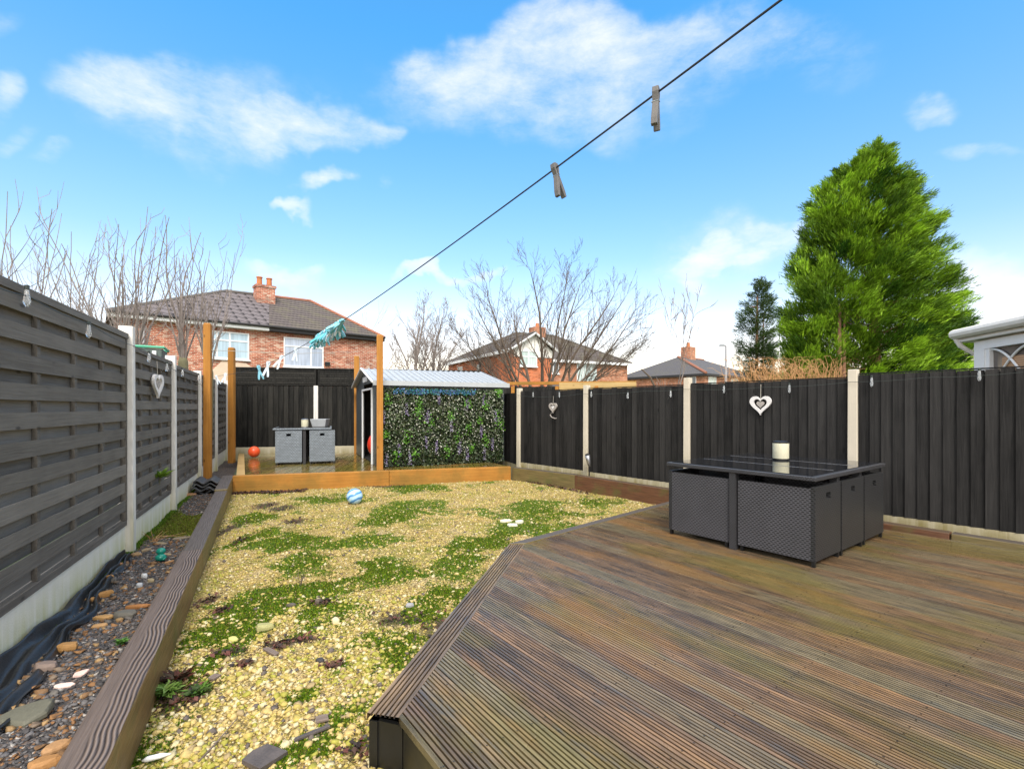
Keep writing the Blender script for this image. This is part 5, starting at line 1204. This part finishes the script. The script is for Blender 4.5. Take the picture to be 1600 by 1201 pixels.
q = f2.px(868, 590, YM); mb = MB(); mb.add([(XW+.2, YM-1.6, 2.9), (XW+3.6, YM-1.6, 2.9), (XW+3.6, YM, 3.55), (XW+.2, YM, 3.55), (XW+.2, YM-1.6, 2.8), (XW+3.6, YM-1.6, 2.8)], [(0, 1, 2, 3), (0, 4, 5, 1)]); mb.build('lean_to_roof', M['tile3'], h2)

# house 3
A3, B3, C3 = Vector((17.25, 66, 0)), Vector((21.5, 55, 0)), Vector((27.3, 60, 0))
c3 = B3; d3 = (C3-B3).normalized(); f3 = Fac(B3, B3+d3*10); L3 = (A3-B3).length
h3 = empty('distant_house', B3, f3.rz, 'distant brick house with slate hip roof and terracotta ridge tiles by the street lamp', 'house')
XL = 15.0; YL = 11.6
mb = MB(); mb.box(0, XL, 0, YL, -.2, EZ-.2); mb.build('wall', M['brick3'], h3)
r3 = (4.3, YL/2, 7.9); r4 = (XL-4.3, YL/2, 7.9); mb = MB(); o_ = .35
mb.add([(-o_, -o_, EZ-.1), (XL+o_, -o_, EZ-.1), (XL+o_, YL+o_, EZ-.1), (-o_, YL+o_, EZ-.1), r3, r4], [(0, 1, 5, 4), (1, 2, 5), (2, 3, 4, 5), (3, 0, 4)]); r3o = mb.build('roof', M['tile3'], h3)
mb = MB(); mb.tube([(-o_, -o_, EZ-.05), r3], .17, 6); mb.tube([r3, r4], .14, 6); mb.build('ridge_tiles', M['ridge'], r3o)
mb = MB(); mb.box(6.0, 7.5, YL/2-.6, YL/2+.6, 7.3, 9.3); mb.build('chimney', M['brick3'], r3o)
mb = MB(); mb.lathe([(.25, 0), (.2, .6)], (6.75, YL/2, 9.3), 8); mb.build('chimney_pot', M['terracotta'], r3o)
mb = MB(); mb.box(-o_-.05, -o_, -o_, YL+o_, EZ-.35, EZ-.12); mb.box(-o_, XL, -o_-.05, -o_, EZ-.35, EZ-.12); mb.build('gutter', M['blacktrim'], h3)
window(h3, .8, 2.6, 3.6, 5.0, M['pane_green'], (.5,), None); window(h3, 6.2, 8.0, 3.6, 5.0, M['pane_green'], (.5,), None)
window(h3, 1.0, 2.2, 3.6, 5.0, M['pane_dark'], (), None, axis='y')

# street lamp
q = atD(1134, 597, 48); sl_ = empty('street_lamp', (q.x, q.y, 0), 0, 'slim grey street lamp standing in front of the distant house', 'street lamp')
zt = CZ+96/F*48
mb = MB(); mb.tube([(0, 0, 0), (0, 0, zt)], [.16, .10], 8); mb.build('pole', M['steel'], sl_)
mb = MB(); mb.tube([(0, 0, zt), (-.30, 0, zt+.04)], .06, 6); mb.build('arm', M['steel'], sl_)
mb = MB(); mb.hexa([(-.62, -.12, zt-.03), (-.15, -.12, zt-.03), (-.15, .12, zt-.03), (-.62, .12, zt-.03)], [(-.6, -.1, zt+.09), (-.15, -.1, zt+.09), (-.15, .1, zt+.09), (-.6, .1, zt+.09)]); mb.build('lamp_head', M['metal_wall'], sl_)

# ---------------------------------------------------------------- conservatory at the right edge
kA, kB = Vector((6.05, 6.75, 0)), Vector((5.84, 5.62, 0)); fk = Fac(kA, kB)
ck = empty('conservatory', kA, fk.rz, 'white conservatory with arched glazing bars and a pale gutter at the right edge', 'conservatory')
sg_ = 1   # local y: fk.n points away from the camera?
mb = MB(); mb.box(.18, 3.0, .14, .26, -.2, 1.45); mb.box(.10, .30, .28, 2.2, -.2, 2.4); mb.build('wall', M['brick3'], ck)
mb = MB()
mb.box(.22, .40, .10, .2, 1.45, 2.41); mb.box(.40, 3.0, .10, .2, 2.30, 2.41); mb.box(.4, 3.0, .1, .2, 1.45, 1.53); mb.box(.40, .47, .11, .19, 1.53, 2.30); mb.box(1.78, 1.86, .11, .19, 1.53, 2.3)
mb.build('window_frame', M['white'], ck)
mb = MB(); mb.box(.45, 2.9, .155, .162, 1.5, 2.32); mb.build('pane', M_glass('conservatory glass', (.13, .11, .10)), ck)
m, t, p = new_mat('wooden venetian blind'); x, y, z = t.sep(t.obj()); s_ = t.math('FRACT', t.math('MULTIPLY', z, 38.0))
t.put(p.inputs['Base Color'], t.mix(t.rng(s_, .1, .35), (.14, .075, .035), (.50, .30, .17))); p.inputs['Roughness'].default_value = .35
mb = MB(); mb.box(.62, 1.75, .146, .1535, 1.54, 2.17); mb.build('blind', m, ck)
mb = MB()
def arc(x0, x1, z0, z1, bow):
    pts = []
    for i in range(13):
        s_ = i/12; pts.append((x0+(x1-x0)*s_, .132, z0+(z1-z0)*(sin(s_*pi/2) if bow else 1-cos(s_*pi/2))))
    mb.tube(pts, .014, 6)
for k in range(3):
    x0 = .50+k*.56; arc(x0, x0+.56, 1.84, 2.285, True)
    if k: arc(x0+.5, x0-.06, 1.84, 2.285, True)
arc(1.03, .47, 1.84, 2.285, True)
mb.build('glazing_bars', M['white'], ck)
mb = MB(); mb.box(-.02, 3.0, .02, .30, 2.43, 2.46); mb.build('soffit', M['offwhite'], ck)
mb = MB(); mb.tube([(-.0, -.0, 2.54), (3.0, -.0, 2.54)], .065, 10); mb.tube([(.0, .0, 2.54), (.0, 1.4, 2.54)], .065, 8); mb.build('gutter', M['offwhite'], ck)
mb = MB(); mb.add([(.0, .04, 2.60), (3.0, .04, 2.60), (3.0, 1.2, 2.95), (.6, 1.2, 2.95), (.0, .04, 2.47), (3.0, .04, 2.47), (0, 1.6, 2.6), (0, 1.6, 2.47)], [(0, 1, 2, 3), (4, 5, 1, 0), (0, 3, 6), (6, 7, 4, 0)]); mb.build('roof', M['offwhite'], ck)
mb = MB(); mb.tube([(.03, .0, 2.5), (.05, .05, 2.38), (.12, .22, 2.22), (.12, .24, .2)], .032, 8); mb.build('downpipe', M['offwhite'], ck)

# plastic tub beyond the left fence
q = atD(219, 560, 7.6); tb = empty('plastic_tub', (q.x, q.y, 1.7), .5, 'dark grey plastic tub with a green rim showing over the left fence', 'tub')
mb = MB(); mb.hexa([(-.28, -.22, 0), (.24, -.22, 0), (.24, .22, 0), (-.28, .22, 0)], [(-.36, -.28, .74), (.32, -.28, .74), (.32, .28, .74), (-.36, .28, .74)]); mb.build('body', M_plain('tub', (.10, .13, .12), .6), tb, bevel=.02)
gm_ = M_plain('green rim', (.06, .36, .22), .5, bmp=0); mb = MB(); mb.tube([(-.37, -.29, .76), (.33, -.29, .76), (.33, .29, .76), (-.37, .29, .76), (-.37, -.29, .76)], .022, 6); mb.build('rim', gm_, tb)
mb = MB(); mb.box(.19, .24, -.31, -.26, .50, .70); mb.build('label', M['white'], tb)
mb = MB(); mb.box(-.25, .2, -.2, .2, -1.9, 0); mb.build('stand', M['black'], tb)

# ================================================================== TREES
def bare_tree(name, loc, trunks, mat, label, seed, H, spread=.6, depth=5, twig=.004, up=.35, kids=(2, 3), r0=.07, tmat=None, wig=.16, cat='tree', group=None, lenf=.74):
    rr = random.Random(seed); root = empty(name, loc, 0, label, cat, group); tr = MB(); cr = MB()
    def grow(p_, d, L, r, k):
        n = 4 if k else 5; pts = [p_.copy()]; rads = [r]
        for i in range(n):
            d = (d+Vector((rr.gauss(0, wig), rr.gauss(0, wig), rr.gauss(0, wig*.7)+up*.16))).normalized(); p_ = p_+d*L/n; pts.append(p_.copy()); rads.append(max(twig*.7, r*(1-.38*(i+1)/n)))
        (tr if k == 0 else cr).tube(pts, rads, 7 if k == 0 else (5 if k < 2 else 3), cap=False)
        if k >= depth: return
        nk = rr.randint(*kids)+(1 if k == 1 else 0)
        for c in range(nk):
            i = n if c == 0 else rr.randint(max(1, n//2-1), n); base = pts[i]; ax = Vector((rr.gauss(0, 1), rr.gauss(0, 1), rr.gauss(0, .5))).normalized()
            nd = (d+ax*spread*(.35 if c == 0 else 1)*(1.0)).normalized(); nd.z += up*.3; nd.normalize()
            grow(base, nd, L*lenf*rr.uniform(.8, 1.15), max(twig, rads[i]*(.82 if c == 0 else .62)), k+1)
    for (off, d, L, r) in trunks: grow(Vector(off), Vector(d).normalized(), L, r, 0)
    tr.build('trunk', tmat or mat, root, smooth=True); cr.build('crown', mat, root)
    return root
def fan_tree(loc, label, seed, limbs, mat, tmat, base_h, twig=.006, group=None, side=(.35, .95), r0=.06, nseg=10):
    """limbs: (lean x, lean y, length, radius, base offset); long slightly arching limbs with alternate side branches and twigs"""
    rr = random.Random(seed); root = empty('bare_tree', loc, 0, label, 'tree', group); tr = MB(); cr = MB()
    def shoot(p_, d, L, r, k):
        n = nseg if k == 0 else (6 if k == 1 else 4); pts = [p_.copy()]; rads = [r]
        for i in range(n):
            d = (d+Vector((rr.gauss(0, .07), rr.gauss(0, .07), .045+rr.gauss(0, .05)))).normalized(); p_ = p_+d*L/n; pts.append(p_.copy()); rads.append(max(twig*.55, r*(1-.85*(i+1)/n)))
            if k < 3 and i >= (1 if k == 0 else 0):
                m_ = 2 if k == 0 else (2 if k == 1 else 1)
                for _ in range(m_):
                    if rr.random() < .68:
                        ax = d.cross(Vector((rr.gauss(0, 1), rr.gauss(0, 1), rr.gauss(0, 1)))).normalized(); nd = (d*rr.uniform(.8, 1.2)+ax*rr.uniform(.45, .95)); nd.z += .18; nd.normalize()
                        rem = 1-(i+1)/n; shoot(p_, nd, L*(.22+.36*rem)*rr.uniform(.6, 1.15) if k < 2 else L*rr.uniform(.3, .6), max(twig*.8, rads[-1]*.55), k+1)
        cr.tube(pts, rads, 5 if k == 0 else 3, cap=False)
    for (lx, ly, L, r, ox) in limbs:
        b0_ = Vector((ox*.35, 0, 0)); b1_ = Vector((ox, ly*.15, base_h)); tr.tube([b0_, b0_.lerp(b1_, .6)+Vector((0, 0, .0)), b1_], [r*1.35, r*1.15, r], 7, cap=False)
        shoot(b1_, Vector((lx, ly, 1)).normalized(), L, r, 0)
    tr.build('trunk', tmat, root, smooth=True); cr.build('crown', mat, root); return root
q = atD(846, 600, 17)
fan_tree((q.x, q.y, 0), 'wide spreading bare multi-stemmed tree in front of the orange red house', 15,
    [(-1.6, 0, 3.5, .045, -.55), (-2.1, .2, 3.2, .04, -.5), (2.3, -.2, 3.4, .04, .6), (-1.15, 0, 3.4, .045, -.55), (-.78, .3, 3.9, .055, -.5), (-.5, -.2, 4.3, .06, -.4), (-.22, .2, 4.3, .065, -.2), (.06, -.2, 4.4, .07, 0), (.32, .2, 4.4, .065, .15), (.65, -.1, 4.4, .065, .35), (.9, .2, 4.5, .06, .45), (1.35, 0, 4.1, .055, .55), (1.9, .1, 3.6, .045, .6), (-1.7, .1, 2.6, .035, -.5), (.15, -.6, 4.4, .05, .1)],
    M['bark_dark'], M['bark_grey'], 1.7, twig=.0062)
for (px, D_, sd_, lb, k) in ((649, 33, 21, 'grey bare tree right of the big brick house, left of the pair', 1.0), (677, 35, 22, 'grey bare tree right of the big brick house, right of the pair', .95)):
    q = atD(px, 600, D_); fan_tree((q.x, q.y, 0), lb, sd_, [(-.03, 0, 5.6*k, .13, 0), (-.45, .2, 4.0*k, .08, -.05), (.4, -.2, 4.2*k, .08, .05), (-.8, 0, 3.0*k, .06, -.05), (.8, .1, 3.0*k, .06, .05), (.1, .5, 4.6*k, .08, 0)], M['bark_pale'], M['bark_grey'], 3.0, twig=.013, group='bare trees in the gap between the houses')
for (px, D_, sd_, lb, h0) in ((534, 42, 31, 'small bare treetop showing over the old roof hip, left one', 3.0), (574, 40, 32, 'small bare treetop showing over the old roof hip, right one', 2.5)):
    q = atD(px, 600, D_); bare_tree('bare_tree', (q.x, q.y, 0), [((0, 0, 0), (0, 0, 1), h0*1.05, .16)], M['bark_pale'], lb, sd_, 8, spread=.5, depth=4, up=.5, twig=.014, group='bare treetops behind the roof', lenf=.78)
q = atD(1052, 600, 30); bare_tree('bare_tree', (q.x, q.y, 0), [((0, 0, 0), (.05, 0, 1), 2.2, .1), ((0, 0, 1.5), (-.05, 0, 1), 3.6, .035)], M['bark_pale'], 'thin bare sapling in front of the distant slate roofed house', 41, 6, spread=.6, depth=4, up=.5, twig=.015, lenf=.62)
q = atD(1026, 605, 20); mb = MB(); mb.tube([(0, 0, 0), (-.05, 0, 2.3), (-.25, 0, 2.75), (-.62, 0, 3.1)], [.05, .045, .04, .025], 6); props(mb.build('dead_branch', M['bark_dark'], loc=(q.x, q.y, 0)), 'dark bent dead branch poking over the right fence', 'branch')

# left garden: pollards with long upright shoots
def wand_tree(loc, label, seed, stems, H, mat, sid=True, name='bare_tree', leanf=.25, group=None):
    rr = random.Random(seed); root = empty(name, loc, 0, label, 'tree', group); tr = MB(); cr = MB()
    for (ox, oy, th_, hh, ns) in stems:
        kn = Vector((ox, oy, hh)); tr.tube([(ox*.7, oy, 0), (ox*.9+.03, oy, hh*.6), (ox, oy, hh-.1), (ox, oy, hh)], [th_*1.3, th_, th_*1.1, th_*.8], 8)
        for s in range(ns):
            a = rr.uniform(0, 2*pi); ln_ = rr.uniform(.1, 1)*leanf; d = Vector((cos(a)*ln_*1.6, sin(a)*ln_, 1)).normalized(); L = (H-hh)*rr.uniform(.5, 1.05); n = 9; p_ = kn+Vector((cos(a)*th_*.6, sin(a)*th_*.6, -.03)); pts = [p_]; rr0 = rr.uniform(.012, .022); rads = [rr0]
            for i in range(n):
                d = (d+Vector((rr.gauss(0, .08), rr.gauss(0, .08), .07))).normalized(); p_ = p_+d*L/n; pts.append(p_); rads.append(rr0*(1-.72*(i+1)/n))
                if rr.random() < (.75 if i < 5 else .22):
                    dd_ = (d+Vector((rr.gauss(0, .8), rr.gauss(0, .6), .25))).normalized(); q_ = [p_]; L2 = L*rr.uniform(.08, .34); q2 = p_
                    for w in range(4):
                        dd_ = (dd_+Vector((rr.gauss(0, .15), rr.gauss(0, .15), .22))).normalized(); q2 = q2+dd_*L2/4; q_.append(q2)
                        if rr.random() < .6: d3_ = (dd_+Vector((rr.gauss(0, .9), rr.gauss(0, .7), .2))).normalized(); cr.tube([q2, q2+d3_*rr.uniform(.06, .2), q2+d3_*.24+Vector((0, 0, .07))], [.005, .004, .003], 3, cap=False)
                    cr.tube(q_, [rr0*.42, rr0*.35, rr0*.3, rr0*.24, .0035], 3, cap=False)
            cr.tube(pts, rads, 4, cap=False)
    tr.build('trunk', mat if mat else M['bark_green'], root, smooth=True); cr.build('crown', M['bark_pale'], root)
    return root
q = atD(300, 600, 9.9); wand_tree((q.x, q.y, 0), 'pollarded tree with upright shoots just left of the tallest orange post', 3, [(-.18, 0, .085, 2.55, 10), (.25, .15, .075, 2.35, 9)], 5.3, M['bark_green'])
q = atD(195, 560, 8.6); wand_tree((q.x, q.y, 0), 'fan of long bare shoots behind the first white fence post', 8, [(0, 0, .10, 1.9, 18), (-.35, .2, .08, 1.8, 9)], 5.1, M['bark_green'], leanf=.36)
q = atD(112, 560, 9.4); wand_tree((q.x, q.y, 0), 'twiggy grey bare tree above the middle of the nearest fence panel', 12, [(0, 0, .09, 1.9, 15)], 5.2, M['bark_grey'], leanf=.42)
q = atD(10, 540, 8.0); wand_tree((q.x, q.y, 0), 'bare tree with thick shoots at the far left edge', 17, [(0, 0, .12, 1.8, 14)], 5.2, M['bark_grey'], leanf=.4)

# copper coloured shrub
q0 = atD(1225, 600, 12.5); rr = random.Random(5); sr = empty('bare_shrub', (q0.x-.1, q0.y, 0), 0, 'tangle of copper coloured bare stems between fence and conifers', 'shrub'); mb = MB()
for k in range(520):
    x0 = rr.uniform(-1.15, 1.5); h = rr.uniform(1.9, 2.85); L = rr.uniform(-.8, .8)
    pts = [(x0, rr.uniform(-.3, .3), 1.2)]
    for i in range(1, 7): s_ = i/6; pts.append((x0+L*s_**1.4+rr.gauss(0, .03), pts[0][1]+rr.gauss(0, .05), 1.2+(h-1.2)*sin(s_*pi*rr.uniform(.5, .68))))
    mb.tube(pts, [.008, .007, .006, .005, .004, .004, .003], 3, cap=False)
for k in range(8): x0 = rr.uniform(-1, 1.2); mb.tube([(x0*.5, 0, 0), (x0, 0, 1.25)], .02, 5)
mb.build('stems', M['copper'], sr)

# conifers
def conifer(loc, prof, axis, label, seed, n_clump, per, cols, spray=.16, trunks=(), wind=(.0, 0, 0), thick=.5, gap=None, hollow=.35, droop=.1):
    """prof: list of (z, x_left, x_right); sprays of small flat leaflets grouped in clumps on branch ends"""
    rs_ = np.random.RandomState(seed); root = empty('conifer', loc, 0, label, 'tree'); zs = np.array([a for a, b, c in prof]); xl = np.array([b for a, b, c in prof]); xr = np.array([c for a, b, c in prof])
    z0, z1 = zs.min(), zs.max(); P = []; Dd = []; Cc = []; S_ = []
    lim = MB()
    k = 0
    while k < n_clump:
        z = z0+(z1-z0)*rs_.rand()**1.0; l_, r_ = np.interp(z, zs, xl), np.interp(z, zs, xr); cxm, hw = (l_+r_)/2, (r_-l_)/2
        if rs_.rand() > (hw+.25)/(np.max(xr-xl)/2+.25): continue
        a = rs_.uniform(0, 2*pi); rad = (hollow+(1-hollow)*rs_.rand()**.45); x = cxm+cos(a)*hw*rad; y = sin(a)*hw*rad*thick*1.9
        if gap and gap(x, y, z): continue
        k += 1; out = np.array([cos(a)*.9, sin(a)*.9, .42])+np.array(wind)+rs_.normal(0, .22, 3)
        tone = rs_.rand(); base = np.array(cols[0])*(1-tone)+np.array(cols[1])*tone
        cs = rs_.uniform(.30, .55)*(.6+.4*hw/np.max(xr)); L = cs*1.25
        t_ = rs_.rand(per)**.8; od = out/np.linalg.norm(out)
        pos = np.array([x, y, z])-od*L*.7+od*L*t_[:, None]*1.15+rs_.normal(0, 1, (per, 3))*np.array([1, 1, .62])*cs*(.42-.27*t_)[:, None]
        dr_ = od*np.array([.9, .9, .8])+rs_.normal(0, .24, (per, 3))+np.array([.12, 0, .12])
        P.append(pos); Dd.append(dr_); S_.append(rs_.uniform(.55, 1.2, per)*spray*(1.05-.35*t_))
        Cc.append(base*rs_.uniform(.5, 1.5, (per, 1)))
        if k % 5 == 0: lim.tube([(cxm*.6, 0, z-.5*hw*.5), (x*.8, y*.8, z-.1)], [.03, .01], 3, cap=False)
    P = np.vstack(P); Dd = np.vstack(Dd); S_ = np.concatenate(S_); Cc = np.vstack(Cc)
    # spray: central sliver with side slivers (x forward)
    tv = [(0, 0, 0), (.5, .08, .02), (1, 0, 0), (.5, -.08, -.02), (.15, .0, 0), (.62, .28, .05), (.40, .02, 0), (.62, -.28, .05), (.45, 0, 0), (.86, .20, .0), (.66, 0, 0), (.86, -.20, 0)]
    tf = [(0, 1, 2), (0, 2, 3), (4, 5, 6), (4, 6, 7), (8, 9, 10), (8, 10, 11)]
    V, Fc, C_ = inst(tv, tf, P, frame(Dd, rs_.uniform(-1.2, 1.2, len(P))), S_[:, None]*np.array([1.55, .62, .8]), Cc)
    bulk('crown', V, Fc, C_, M['leafy'], root)
    for (x, y, zt_, r, ang_) in trunks: lim.tube([(x, y, 0), (x+ang_*.5, y, zt_*.5), (x+ang_, y, zt_)], [r, r*.8, r*.3], 8)
    lim.build('trunk', M['bark_red'], root, smooth=True)
    return root
Dc = 14.0; X0 = (1360-CX)/F*Dc
pf = [(575, 1226, 1490), (540, 1230, 1492), (500, 1232, 1482), (460, 1238, 1470), (420, 1244, 1460), (380, 1260, 1452), (330, 1268, 1442), (300, 1284, 1426), (270, 1314, 1406), (248, 1344, 1392), (230, 1364, 1376)]
prof = [(CZ-(y-HY)/F*Dc, (a-CX)/F*Dc-X0, (b-CX)/F*Dc-X0) for y, a, b in pf]; prof = [(.9, prof[0][1]+.2, prof[0][2]-.2)]+prof
tx = (1311-CX)/F*(Dc-.8)-X0
conifer((X0, Dc, 0), prof, 0, 'big bright green conifer towering behind the right fence', 3, 1150, 210, [(.025, .08, .006), (.32, .52, .03)], spray=.15,
        trunks=((tx, -.8, 4.3, .09, .02), (tx+.13, -.78, 4.2, .06, .03), (.1, 0, 7.5, .16, .1)), wind=(.30, 0, .25), thick=.42,
        gap=lambda x, y, z: (abs(x-tx-.03) < .22 and y < -.3 and z < 3.75 and z > 1.5), hollow=.2)
Ds = 24.0; Xs = (1180-CX)/F*Ds
pf = [(600, 1158, 1206), (560, 1156, 1208), (520, 1152, 1208), (490, 1160, 1208), (470, 1170, 1206), (450, 1180, 1200), (436, 1188, 1195)]
prof = [(CZ-(y-HY)/F*Ds, (a-CX)/F*Ds-Xs, (b-CX)/F*Ds-Xs) for y, a, b in pf]
conifer((Xs, Ds, 0), prof, 0, 'thin dark see-through conifer with two trunks left of the big one', 9, 260, 85, [(.045, .085, .026), (.09, .14, .04)], spray=.16, trunks=((.05, 0, 7.0, .10, .05), (.35, 0, 6.0, .07, .05)), thick=.5, hollow=.3)

# ================================================================== WEEDS
def weed(loc, n, size, cols, lb, mat='leafy', upf=.8, name='weed', long=1.0, cat='plant'):
    root = props(bpy.data.objects.new(name, None), lb, cat); COL.objects.link(root); root.location = loc
    a = NR.uniform(0, 6.28, n); d = np.stack([np.cos(a), np.sin(a), NR.uniform(.1, upf, n)], 1)
    C = np.array(cols)[NR.randint(0, len(cols), n)]*NR.uniform(.8, 1.2, (n, 1))
    tv = [(0, 0, 0), (.45, .16/long, .10), (1, 0, -.02), (.45, -.16/long, .10)]; tf = [(0, 1, 2), (0, 2, 3)]
    V, Fc, Cc = inst(tv, tf, NR.normal(0, size*.16, (n, 3))*np.array([1, 1, .4]), frame(d, NR.uniform(-.5, .5, n)), NR.uniform(size*.6, size*1.15, n), C)
    bulk('leaves', V, Fc, Cc, M[mat], root); mb = MB(); mb.tube([(0, 0, -size*.6), (0, 0, size*.2)], size*.03, 4); mb.build('stem', M['bark_green'], root)
    return root
q = lfat(242, 745, .05); weed(q, 60, .16, [(.16, .3, .03), (.24, .38, .05)], 'bright grassy tuft growing out of the grey slats of the left fence', long=2.5)
q = at(258, 1085, .02); weed((q.x, q.y, gz(q.x, q.y)+.02), 120, .085, [(.12, .22, .04), (.2, .3, .07)], 'fresh green weed rosette at the foot of the near sleeper')
q = at(276, 1068, .02); weed((q.x, q.y, gz(q.x, q.y)+.02), 110, .085, [(.09, .03, .02), (.05, .035, .02)], 'withered dark red weed next to the green rosette')
q = at(310, 1085, .02); weed((q.x, q.y, gz(q.x, q.y)+.015), 70, .07, [(.10, .2, .03), (.05, .08, .02)], 'small weed on the gravel right of the withered one')
q = at(190, 1002, .12); weed((q.x, q.y, bz(q.x, q.y)+.02), 40, .05, [(.08, .2, .04), (.12, .26, .05)], 'tiny green seedling against the near sleeper in the bed')
q = at(470, 915, .04); mb = MB()
for k in range(7): a_ = R.uniform(-.5, .5); mb.tube([(0, 0, 0), (a_*.05, R.uniform(-.02, .02), .06), (a_*.13, R.uniform(-.04, .04), R.uniform(.09, .15))], [.003, .002, .001], 3)
props(mb.build('dead_seedling', M['bark_dark'], loc=(q.x, q.y, gz(q.x, q.y))), 'dead dark seedling standing in the moss', 'plant')
# dry grass stalks in the bed
q = at(240, 842, .12); mb = MB()
for k in range(12): a_ = R.uniform(-1, 1); mb.tube([(R.uniform(-.05, .05), 0, 0), (a_*.12, .05, .05), (a_*.3, .12, R.uniform(.03, .12))], [.003, .0025, .0015], 3)
props(mb.build('dry_grass', M['copper'], loc=(q.x, q.y, bz(q.x, q.y))), 'dry straw-like stalks across the moss by the second post', 'plant')
# dead leaves heaped against the orange beam and scattered
def samp_leaf():
    r = R.random()
    if r < .45: x = R.uniform(-4.75, -3.6); return (x, 8.46+.2735*(x+4.74)-.04-.22*R.random())
    if r < .6: q_ = rs(R.uniform(8.3, 9.6)); return (q_.x-.05-.15*R.random(), q_.y-.05)
    g = R.choice(DG); return (R.gauss(g[0], g[2]*.6), R.gauss(g[1], g[3]*.6))
P = [q_ for q_ in (samp_leaf() for _ in range(3000)) if in_gravel(*q_)]; n = len(P); P = np.array([(x, y, gz(x, y)+.012) for x, y in P])
e = NR.uniform(-.7, .7, (n, 3)); e[:, 2] = NR.uniform(0, 6.28, n); C = np.array([(.06, .03, .02), (.09, .045, .025), (.03, .02, .018), (.12, .04, .03)])[NR.randint(0, 4, n)]
V, Fc, Cc = inst([(0, 0, 0), (.5, .35, .15), (1, 0, .05), (.5, -.35, .2)], [(0, 1, 2), (0, 2, 3)], P, rotm(e), NR.uniform(.014, .045, n), C)
props(bulk('dead_leaves', V, Fc, Cc, M['stone']), kind='stuff')
